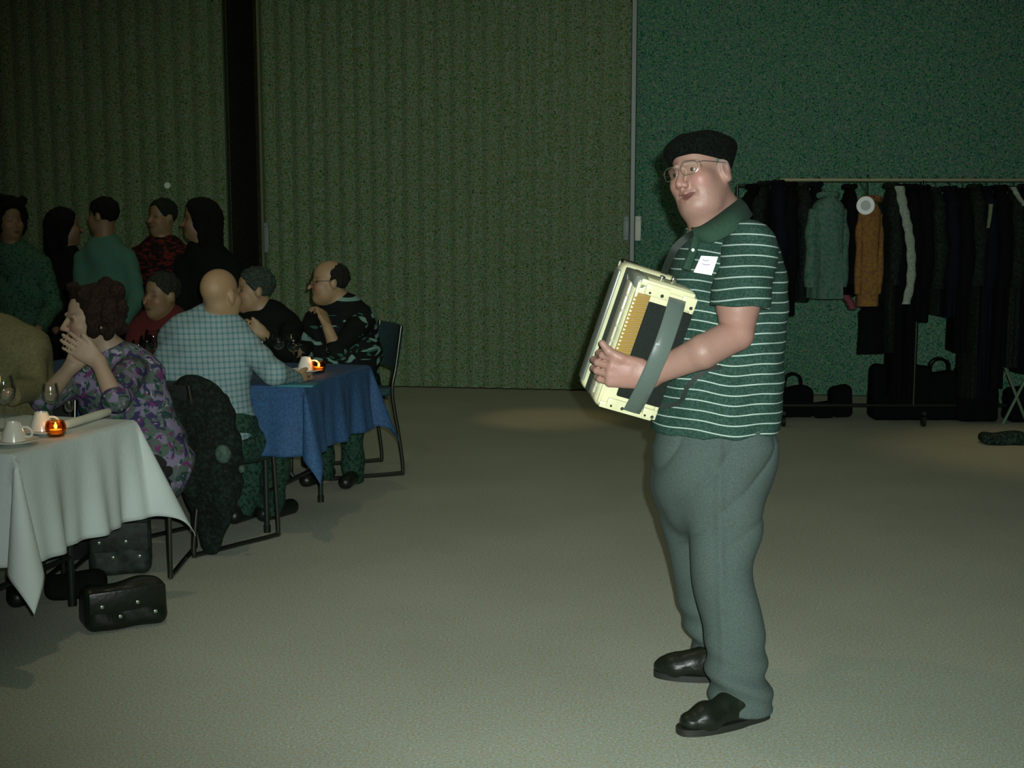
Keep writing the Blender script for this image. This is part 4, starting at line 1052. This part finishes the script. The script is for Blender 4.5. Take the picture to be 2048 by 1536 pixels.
# white table
saucer('white saucer under the upturned cup at the left edge of the white table', at(28, 888), .085); cup_down('upturned white cup on a saucer at the left edge of the white table', at(28, 886) + Vector((0, 0, .007)), 1.1, 'upturned cups')
o = saucer('white saucer under the cup beside the candle on the white table', at(92, 868), .075)
cup_down('white cup beside the amber candle on the white table', at(84, 864) + Vector((0, 0, .007)))
candle('small amber candle glass on the white table', at(112, 872))
wineglass('tall wine glass at the left edge of the white table', at(12, 860), 1.15); wineglass('small stemmed glass in front of the floral blouse', at(104, 845), .85)
wineglass('low glass beside the rolled napkin', at(140, 846), .5)
def rolled_napkin(label, a, b, r, m):
    a = Vector(a) + Vector((0, 0, r)); b = Vector(b) + Vector((0, 0, r)); o = obj('rolled_napkin', tube([a, a.lerp(b, .03), a.lerp(b, .35), a.lerp(b, .7), a.lerp(b, .97), b], [r * .8, r, r * .92, r, r * .96, r * .7], 14), m, world=True)
    return tag(o, label, 'napkin', 'rolled napkins')
rolled_napkin('rolled pale napkin lying along the edge of the white table', at(132, 858), at(218, 832), .017, mat('pale_napkin', (.55, .56, .42), .8))
# blue table
saucer('white saucer on the blue table', at(612, 745), .085); cup_down('upturned white cup on the blue table', at(612, 743) + Vector((0, 0, .007)), 1.1)
candle('amber candle glass burning on the blue table', at(638, 744))
wineglass('stemmed glass behind the upturned cup on the blue table', at(588, 738), 1.0); wineglass('second stemmed glass nearer the folded forearms', at(558, 728), .9)
wineglass('third stemmed glass by the checked sleeve', at(526, 728), .8)
o = obj('folded_napkin', rbox(.20, .11, .012, .005, (0, 0, .006), 2), mat('teal_napkin', (.03, .16, .20), .8)); o.location = at(590, 772); o.rotation_euler = (0, 0, -.1); tag(o, 'teal folded napkin under the checked cuff at the front of the blue table', 'napkin')
# distant bottles / glasses between the blouse and the checked shirt
for i, (px, py, s_) in enumerate(((279, 742, .9), (296, 740, 1.0), (309, 738, 1.15))):
    g = G(px, py, TZ + .001); wineglass(['stemmed glass beside the floral sleeve on the blue table, left of three', 'middle stemmed glass of the three beside the floral sleeve', 'tallest stemmed glass touching the checked shirt back'][i], g, s_)

# ============================================================ CHAIRS
def chair(label, loc, yaw, padm, group='stacking chairs', tubem=None):
    """local +y is the way the sitter faces"""
    tb = tubem or mat('dull_tube', (.08, .09, .07), .25, .9)
    t = thing('stacking_chair', label, 'chair', loc, yaw, group=group)
    obj('seat', rbox(.44, .43, .045, .018, (0, 0, .445), 3), padm, t)
    bk = MB(); n = 8
    v = []; f = []
    for j in range(2):
        for i in range(n + 1):
            x = -.21 + .42 * i / n; cyv = -.235 - .03 * (1 - (x / .21) ** 2)
            for zc in (.56, .59, .755, .785): v.append(Vector((x, cyv - (.0 if j == 0 else .028) - (zc - .6) * .18 + (.004 if zc in (.56, .785) else 0) * (1 if j else -1), zc)))
    k = (n + 1) * 4
    for j in range(2):
        for i in range(n):
            for q in range(3):
                a = j * k + i * 4 + q; fc = (a, a + 4, a + 5, a + 1); f.append(fc if j else fc[::-1])
    for i in range(n): f.append((i * 4, i * 4 + 4, k + i * 4 + 4, k + i * 4)); f.append((k + i * 4 + 3, k + i * 4 + 7, i * 4 + 7, i * 4 + 3))
    for q in range(3): f.append((q, q + 1, k + q + 1, k + q)); f.append((k + n * 4 + q, k + n * 4 + q + 1, n * 4 + q + 1, n * 4 + q))
    obj('backrest', (v, f), padm, t)
    for sx in (-1, 1):
        x = sx * .225
        obj('side_frame', tube(smooth_path([(x, -.275, .79), (x, -.24, .58), (x, -.215, .44), (x, -.255, .20), (x, -.275, .03), (x, -.24, .0135), (x, 0, .0125), (x, .20, .0135), (x, .225, .035), (x, .215, .25), (x, .205, .42)], 5), .0115, 10), tb, t)
    obj('seat_rail', tube([(-.225, .18, .415), (.225, .18, .415)], .010, 8), tb, t); obj('seat_rail', tube([(-.225, -.18, .415), (.225, -.18, .415)], .010, 8), tb, t)
    return t
m_padblk = mat('black_seat_pad', (.008, .012, .010), .85); m_padteal = mat('teal_seat_pad', (.012, .06, .06), .85, noise=(80, .5))
yaw_of = lambda d: math.atan2(d[1], d[0]) - math.pi / 2
chair('chair of the woman in the floral blouse, legs showing past the white cloth', (P(255, 950, 5.60).x, 5.60, 0), yaw_of((.03, -1)), m_padblk)
chair('chair hung with the black coat behind the checked shirt', (P(418, 950, 6.08).x, 6.08, 0), yaw_of((.62, .78)), m_padblk)
chair('chair with a teal back under the man in the leaf-print shirt', (P(694, 800, 7.70).x, 7.70, 0), yaw_of((-.93, -.37)), m_padteal).scale = (1, 1, 1.13)
chair('chair under the grey-haired man beyond the blue table', (P(535, 760, 7.66).x, 7.66, 0), yaw_of((-.2, -.98)), m_padblk)
chair('chair under the guest in dark red', (P(330, 760, 7.46).x, 7.46, 0), yaw_of((-.1, -.99)), m_padblk)
chair('chair under the guest in olive at the left edge', (P(10, 900, 5.56).x, 5.56, 0), yaw_of((0, -1)), m_padblk)

# black coat draped over the back of the checked man's chair
def drape(name, label, cat, pts, thick, m, group=None):
    S = None
    P_ = [(Vector(a), r, fl) for a, r, fl in pts]
    lo = np.min([np.array(a) for a, _, _ in P_], 0) - .25; hi = np.max([np.array(a) for a, _, _ in P_], 0) + .25; lo[2] = max(lo[2], 0)
    S = Sdf(lo, hi, .011)
    for (a, r, fl), (b, r2, fl2) in zip(P_[:-1], P_[1:]): S.cone(a, b, r, r2, .05, flat=fl)
    t = thing(name, label, cat, ((lo[0] + hi[0]) / 2, (lo[1] + hi[1]) / 2, 0), group=group)
    sdf_obj('coat_body' if 'coat' in name else 'body', S, m, t, disp=lambda p: .006 * np.sin(p[:, 0] * 40 + 3 * np.sin(p[:, 2] * 6)) + .003 * np.sin(p[:, 2] * 30))
    return t
nf = ((-.35, -.93, 0), .42)
m_coat = fleck('black_coat_cloth', [(.002, .004, .003), (.004, .009, .006), (.010, .022, .014)], 55, .9)
dc = drape('coat', 'black coat hung over the chair back, its hem almost on the floor', 'coat',
           [(P(372, 806, 5.80), .085, nf), (P(388, 812, 5.80), .12, nf), (P(398, 850, 5.78), .14, nf), (P(408, 930, 5.76), .13, nf), (P(425, 1000, 5.76), .09, nf), (P(424, 1085, 5.78), .055, nf)], .05, m_coat)
s_ = Sdf(P(380, 900, 5.8) - Vector((.3, .25, .45)), P(430, 900, 5.8) + Vector((.3, .25, .4)), .011)
s_.cone(P(352, 800, 5.78), P(365, 900, 5.72), .055, .05, .02); s_.cone(P(365, 900, 5.72), P(385, 985, 5.7), .05, .042, .02)
sdf_obj('sleeve', s_, m_coat, dc, disp=lambda p: .006 * np.sin(p[:, 2] * 60))
s_ = Sdf(P(460, 900, 5.8) - Vector((.3, .25, .45)), P(460, 900, 5.8) + Vector((.3, .25, .4)), .011)
s_.cone(P(440, 810, 5.78), P(462, 900, 5.74), .055, .052, .02); s_.cone(P(462, 900, 5.74), P(468, 985, 5.76), .05, .040, .02)
sdf_obj('sleeve', s_, m_coat, dc, disp=lambda p: .006 * np.sin(p[:, 2] * 60))
for (px, py) in ((446, 908), (484, 938)):
    s_ = Sdf(P(px, py, 5.66) - Vector((.08, .08, .08)), P(px, py, 5.66) + Vector((.08, .08, .08)), .006); rr = .036 if px < 460 else .016
    s_.ell(P(px, py, 5.66), (rr, .02, rr * 1.2)); sdf_obj('lining_patch', s_, mat('grey_green_lining', (.05, .10, .07), .8, noise=(60, .5)), dc)

# ============================================================ BAGS UNDER THE WHITE TABLE
def bag(name, label, loc, yaw, sx, sy, sz, m, group=None, studs=0, handle=True, flap=True, soft=.4):
    t = thing(name, label, 'bag', loc, yaw, group=group)
    S = Sdf((-sx, -sy, -.01), (sx, sy, sz + .06), max(.006, sx / 60))
    X = (S.lo[0] + np.arange(S.n[0]) * S.h)[:, None, None]; Yq = (S.lo[1] + np.arange(S.n[1]) * S.h)[None, :, None]; Zq = (S.lo[2] + np.arange(S.n[2]) * S.h)[None, None, :]
    tp = 1 - soft * np.clip(Zq / sz, 0, 1) ** 1.6; r = .04
    qx = np.abs(X) - (sx / 2 - r); qy = np.abs(Yq) - (sy / 2 * tp - r); qz = np.abs(Zq - sz / 2) - (sz / 2 - r)
    S.d = (np.sqrt(np.maximum(qx, 0) ** 2 + np.maximum(qy, 0) ** 2 + np.maximum(qz, 0) ** 2) + np.minimum(np.maximum(qx, np.maximum(qy, qz)), 0) - r).astype(np.float32)
    pos, fc = S.mesh(); pos[:, 2] += .008 * np.sin(pos[:, 0] * 25) * (pos[:, 2] / sz); pos[:, 1] += .006 * np.sin(pos[:, 0] * 38 + pos[:, 2] * 30)
    pos[:, 2] = np.maximum(pos[:, 2], 0)
    me = bpy.data.meshes.new('bag_body'); me.from_pydata(pos.tolist(), [], fc.tolist()); me.polygons.foreach_set('use_smooth', [True] * len(me.polygons))
    link_mesh('bag_body', me, m, t)
    if flap: obj('flap', rbox(sx * .92, .02, sz * .5, .008, (0, -sy / 2 * (1 - soft * .5) - .004, sz * .68), 2), m, t)
    if handle:
        for yy in (-.2, .2): obj('handle', tube(smooth_path([(-sx * .22, yy * sy * .5, sz * .93), (-sx * .18, yy * sy * .7, sz + .07), (0, yy * sy * .9, sz + .10), (sx * .18, yy * sy * .7, sz + .07), (sx * .22, yy * sy * .5, sz * .93)], 5), .007, 8), m, t)
    mst = mat('tarnished_stud', (.30, .40, .28), .3, .6)
    rs = random.Random(3)
    for i in range(studs): obj('stud', rbox(.014, .010, .014, .004, (-sx * .42 + sx * .84 * (i + .5) / studs, -sy / 2 - .006, sz * (.35 if i % 2 else .62)), 2), mst, t)
    return t
g = G(236, 1262); bag('handbag', 'black leather handbag with small metal studs on the floor in front of the white table', (g.x, g.y + .08, 0), math.radians(30), .31, .16, .17, m_blackl, 'bags under the white table', studs=4, handle=False)
g = G(235, 1150); bag('shoulder_bag', 'taller black bag standing behind the studded handbag', (g.x, g.y + .06, 0), math.radians(14), .26, .18, .25, mat('black_nylon', (.006, .009, .006), .7, noise=(40, .6, (.015, .03, .02))), 'bags under the white table', studs=4)
g = G(150, 1195); bag('clutch_bag', 'low black bag lying under the white cloth at the left', (g.x, g.y + .02, 0), math.radians(12), .24, .16, .10, m_black, 'bags under the white table', handle=False, flap=False)

# ============================================================ COAT RACK
RY = 9.62
zb = P(1800, 360, RY).z; x0 = P(1560, 358, RY).x; x1 = P(2130, 358, RY).x
rk = thing('coat_rack', 'long metal coat rack with a pale top bar full of coats, behind the accordion player', 'coat rack', ((x0 + x1) / 2, RY, 0))
m_bar = mat('pale_brass_bar', (.42, .44, .26), .35, .5)
obj('top_bar', tube([(x0, RY, zb), (x1, RY, zb)], .013, 10), m_bar, rk, world=True)
obj('base_bar', tube([(x0, RY, .12), (x1, RY, .12)], .014, 10), m_blackl, rk, world=True)
for xx in (x0 + .02, (x0 + x1) / 2, x1 - .02):
    up = obj('upright', tube([(xx, RY, zb), (xx, RY, .10)], .013, 10), m_blackl, rk, world=True)
    ft = obj('foot', tube([(xx, RY - .27, .10), (xx, RY + .27, .10)], .014, 10), m_leg, rk, world=True)
    for yy in (-.25, .25): obj('caster', tube([(xx - .012, RY + yy, .04), (xx + .012, RY + yy, .04)], .038, 14), m_blackl, ft, world=True)
def hung_coat(label, px, ytop, ybot, wpx, m, turn=80, dep=.42, name='coat', flare=1.0, cat='coat', group='coats on the rack', Yq=RY, sleeve=True, taper=.75, sr=.05):
    """a garment on a hanger: width runs across the bar, shoulders slope, hem flares"""
    p = P(px, ytop, Yq); top = min(p.z, zb - .03); bot = max(P(px, ybot, Yq).z, .06); Lc = top - bot
    hw = wpx * M(p) / 2
    a = math.radians(turn); # half-extents seen from the front: hw = |dep/2 cos| + |th/2 sin|
    th = max(.10, 2 * (hw - dep / 2 * abs(math.cos(a))) / max(.3, abs(math.sin(a))))
    th = min(th, .34)
    t = thing(name, label, cat, (p.x, Yq, 0), a, group=group)
    rs = random.Random(int(px * 7)); ph = rs.uniform(0, 6); v = []; f = []; n = 28; K = 16
    prof = [(0, .22, .7), (.02, .42, .8), (.05, .70, .9), (.09, .92, 1.0), (.14, 1.0, 1.0)] + [(.14 + (1 - .14) * i / (K - 5), 1.0 - .06 * math.sin(i / (K - 5) * 3.1), 1.0 + (flare - 1) * i / (K - 5)) for i in range(1, K - 4)]
    for (q, wd, tk) in prof:
        z = top - q * Lc if q > .14 else top - q / .14 * min(.14 * Lc, .16)
        for j in range(n):
            an = 2 * math.pi * j / n; am = min(1, max(0, q - .1) * 1.6); rp = 1 + am * (.08 * math.sin(an * 5 + ph) + .07 * math.sin(an * 9 + 2 * ph + q * 3))
            c_, s2 = math.cos(an), math.sin(an)
            v.append(Vector((math.copysign(abs(c_) ** .8, c_) * dep / 2 * wd * rp, math.copysign(abs(s2) ** .8, s2) * th / 2 * tk * taper * rp * (1 + .15 * q), z)))
    R_ = len(prof)
    for i in range(R_ - 1):
        for j in range(n): f.append((i * n + j, (i + 1) * n + j, (i + 1) * n + (j + 1) % n, i * n + (j + 1) % n))
    f += [tuple(range(n)), tuple(range(R_ * n - 1, (R_ - 1) * n - 1, -1))]
    obj('coat_body', (v, f), m, t)
    if sleeve:
        for sg in (-1, 1):
            sl = min(.60, Lc * .75); sv = obj('sleeve', tube(smooth_path([(sg * dep * .40, 0, top - .10), (sg * (dep * .50), .01, top - .2), (sg * (dep * .53), -.01, top - .1 - sl * .5), (sg * (dep * .51), .0, top - .1 - sl)], 4), [sr * (1 + .16 * math.sin(i * 1.3 + ph)) for i in range(13)], 12), m, t)
    co = obj('collar', tube([( -.07, 0, top + .005), (-.03, -.03, top + .012), (.04, -.03, top + .012), (.07, 0, top + .004), (.03, .035, top + .010), (-.04, .035, top + .01), (-.07, 0, top + .004)], [.022] * 7, 8), m, t)
    by = RY - Yq if abs(Yq - RY - .10) > .01 else 0; zt_ = zb if by or Yq == RY else zb - .04
    bl = Vector((by * math.sin(a), by * math.cos(a), 0))
    hk = obj('hanger_hook', tube(smooth_path([(0, 0, top), bl * .6 + Vector((0, 0, (top + zt_) / 2)), bl + Vector((0, .016, zt_ + .006)), bl + Vector((0, 0, zt_ + .022)), bl + Vector((0, -.016, zt_ + .008))], 4), .003, 6), m_leg, t)
    return t
blacks = [mat('black_coat_wool', (.003, .004, .0035), .95, spec=.1), m_coat, mat('midnight_coat', (.003, .004, .008), .9, spec=.15)]
items = [(1508, 376, 600, 44, 60), (1530, 370, 640, 44, 70), (1556, 366, 655, 46, 85), (1582, 372, 628, 44, 80), (1606, 374, 600, 40, 85), (1632, 372, 560, 30, 85)]
for i, (px, yt, yb, w_, tn) in enumerate(items):
    hung_coat(['leftmost', 'second', 'third', 'fourth', 'fifth', 'sixth', 'seventh', 'eighth', 'ninth', 'tenth'][i] + ' of the six black coats crowded left of the grey-green coat', px, yt, yb, w_ + 8, blacks[i % 3], tn, group='black coats at the left end of the rack', Yq=RY + (.10 if px < 1555 else 0))
# coats left of the rack's end hang from a second bar behind it
x2 = P(1475, 368, RY + .10).x; x3 = P(1556, 368, RY + .10).x
rk2 = thing('garment_stand', 'short dark garment stand behind the player\'s shoulder, beside the long rack', 'coat rack', ((x2 + x3) / 2, RY + .10, 0))
obj('top_bar', tube([(x2, RY + .10, zb - .04), (x3, RY + .10, zb - .04)], .012, 10), m_leg, rk2, world=True)
for xx in (x2, x3): obj('upright', tube([(xx, RY + .10, zb - .04), (xx, RY + .10, .03)], .012, 10), m_leg, rk2, world=True); obj('foot', tube([(xx, RY - .12, .018), (xx, RY + .32, .018)], .014, 8), m_leg, rk2, world=True)
m_gg = fleck('grey_green_coat', [(.03, .10, .06), (.06, .15, .10), (.11, .14, .12)], 45, .9)
COAT_G = hung_coat('grey-green coat turned broadside, left of the orange coat', 1657, 392, 596, 84, m_gg, 10, .23, flare=1.1, Yq=RY - .30, sr=.042)
hung_coat('black coat between the grey-green and the orange coat', 1700, 376, 590, 30, blacks[0], 85)
COAT_O = hung_coat('rust orange coat, the brightest garment on the rack', 1742, 400, 612, 52, mat('rust_orange_cloth', (.20, .115, .015), .9, noise=(50, .3, (.15, .06, .02)), bump=(30, .4)), 10, .15, Yq=RY - .30, sr=.027)
hung_coat('black coat right beside the orange one', 1782, 374, 700, 34, blacks[1], 85)
for i, (px, yt, yb, w_) in enumerate([(1846, 378, 640, 40), (1872, 382, 625, 36), (1900, 380, 630, 38), (1926, 384, 700, 36), (1950, 376, 790, 40), (1974, 380, 790, 34), (2000, 378, 770, 38), (2028, 380, 730, 34), (2052, 376, 740, 34), (2078, 378, 740, 34)]):
    c_ = hung_coat(['leftmost', 'second', 'third', 'fourth', 'fifth', 'sixth', 'seventh', 'eighth', 'ninth', 'tenth'][i] + ' of the ten black coats right of the pale scarf', px, yt, yb, w_ + 14, blacks[i % 3], 82, group='black coats in the right half of the rack')
    if i == 5: COAT_A = c_
    if i == 8: COAT_B = c_
for px in (1800, 1822): hung_coat('long black coat ' + ('just left of' if px == 1800 else 'directly behind') + ' the pale grey scarf', px, 376, 790, 40, blacks[0], 84, group='black coats beside the pale scarf')
def strip(name, label, pts, w, m, cat, par=None):
    if par is not None:
        o = obj(name, flat_ribbon([P(a, b, c) for a, b, c in pts], w), m, world=True); o.parent = par; bpy.context.view_layer.update(); o.matrix_parent_inverse = par.matrix_world.inverted(); o['label'] = label; return o
    o = obj(name, flat_ribbon([P(a, b, c) for a, b, c in pts], w), m, world=True); return tag(o, label, cat)
def flat_ribbon(path, w):
    path = smooth_path(path, 6); v = []; f = []; k = len(path); n = 10
    for i, p in enumerate(path):
        t = i / (k - 1); ww = w[0] + (w[1] - w[0]) * t
        for j in range(n):
            a = 2 * math.pi * j / n; v.append(p + Vector((math.cos(a) * ww * (1 + .12 * math.sin(i * 1.7)), math.sin(a) * .02, 0)))
    for i in range(k - 1):
        for j in range(n): f.append((i * n + j, (i + 1) * n + j, (i + 1) * n + (j + 1) % n, i * n + (j + 1) % n))
    f += [tuple(range(n)), tuple(range(k * n - 1, (k - 1) * n - 1, -1))]
    return v, f
m_scarf = mat('pale_grey_scarf_wool', (.26, .33, .24), .9, noise=(60, .3), bump=(100, .5))
YS = RY - .34
strip('scarf', 'long pale grey scarf hanging between the black coats', [(1799, 372, YS), (1806, 410, YS), (1815, 450, YS), (1822, 500, YS), (1822, 560, YS), (1812, 608, YS)], (.034, .030), m_scarf, 'scarf')
strip('lining', 'pale green lining strip', [(1982, 408, YS), (1980, 430, YS), (1976, 456, YS)], (.016, .010), mat('dull_green_lining', (.12, .17, .09), .9), 'scarf', COAT_A)
strip('lapel', 'pale grey lapel strip', [(2026, 374, YS), (2036, 392, YS), (2050, 412, YS)], (.022, .018), m_scarf, 'scarf', COAT_B)
# flash dust orb by the orange coat, built as a solid disc
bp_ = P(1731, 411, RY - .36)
orb_root = thing('flash_orb', 'round white disc with a grey ring standing for a flash dust orb in front of the orange coat', 'tag', bp_)
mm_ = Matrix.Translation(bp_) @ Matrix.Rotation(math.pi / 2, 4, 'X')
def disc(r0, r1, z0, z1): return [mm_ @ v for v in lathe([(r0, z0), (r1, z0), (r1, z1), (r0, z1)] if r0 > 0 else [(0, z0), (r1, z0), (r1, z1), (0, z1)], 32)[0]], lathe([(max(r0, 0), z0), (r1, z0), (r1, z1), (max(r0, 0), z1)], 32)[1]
obj('disc', disc(0, .064, -.003, .003), mat('bright_orb_white', (.85, .9, .85), .4), orb_root, world=True)
obj('ring', disc(.030, .036, .003, .0045), mat('grey_orb_ring', (.45, .5, .46), .5), orb_root, world=True)
obj('string', tube([P(1731, 394, RY - .36), P(1733, 380, RY - .2), (P(1733, 362, RY).x, RY, zb)], .002, 6), m_leg, orb_root, world=True)  # thread added so the orb disc hangs from the bar
# red ribbon and red cloth bits
o = strip('ribbon', 'dark red ribbon at the collar', [(1742, 390, YS), (1756, 398, YS), (1768, 396, YS)], (.012, .012), mat('dark_red_ribbon', (.12, .02, .03), .7), 'ribbon', COAT_O)
o = strip('cloth_end', 'dark red cloth end showing below the hem', [(1690, 590, YS), (1700, 604, YS), (1706, 618, YS)], (.035, .03), mat('dark_red_ribbon', (.12, .02, .03), .7), 'cloth', COAT_G)

# bags and boots on the floor along the rack
def floorbag(label, px, pyb, wpx, hpx, yaw=0, m=None, name='bag', sy=.22, handle=True):
    g = G(px, pyb); w_ = wpx * M(g); return bag(name, label, (g.x, g.y + sy / 2, 0), yaw, w_, sy, hpx * M(g), m or blacks[0], 'bags on the floor under the coats', handle=handle, flap=False, soft=.35)
floorbag('black bag slumped beside the player on the floor under the rack', 1590, 836, 78, 60)
floorbag('small low black bag under the grey-green coat', 1650, 838, 44, 30, handle=False)
floorbag('upright black bag under the orange coat', 1686, 836, 42, 62, handle=False)
floorbag('large black holdall filling the floor under the long black coats', 1806, 842, 120, 110, handle=False)
DUF = floorbag('black duffel bag in the gap between the long coats', 1884, 842, 90, 96)
floorbag('big black bag at the right half of the rack floor', 1958, 845, 82, 110, handle=False)
floorbag('black bag at the right edge of the photo under the rack', 2050, 846, 60, 70, handle=False)
floorbag('flat dark bag lying on the floor in front of the rack at the right edge', 2018, 892, 96, 24, handle=False, m=fleck('dark_green_bag', [(.002, .004, .003), (.006, .02, .012), (.03, .06, .04)], 50, .9), sy=.18)
floorbag('squat black bag hung low in front of the pale wall patch', 1742, 706, 62, 60, handle=False) if False else None
hung_coat('short black jacket low on the rack under the orange coat', 1744, 612, 706, 62, blacks[0], 10, .20, name='jacket', Yq=RY - .2, sleeve=False, group=None)
# chrome clasp catching the flash
cl = P(1897, 748, DUF.location.y - .02); dz = cl - DUF.location
o = obj('clasp', rbox(.024, .016, .020, .005, tuple(dz), 2), mat('bright_clasp', (.8, .85, .8), .15, .6), DUF); o['label'] = 'bright chrome clasp'
# folding stool with pale crossed legs
g = G(2014, 842); st = thing('folding_stool', "folding stool with crossed pale legs and green seat at the right end of the rack", 'stool', (g.x, g.y + .05, 0), .1)
mg = mat('pale_green_leg', (.10, .17, .10), .6)
for yy in (-.16, .16):
    obj('leg', tube([(-.09, yy, .0), (.11, yy, .42)], .011, 8), mg, st); obj('leg', tube([(.10, yy + .012, .0), (-.09, yy + .012, .42)], .011, 8), mg, st)
obj('cloth_seat', rbox(.30, .34, .02, .008, (.01, 0, .425), 2), m_gg, st)
obj('cloth_drape', rbox(.16, .02, .26, .008, (.14, -.17, .50), 2), m_gg, st)
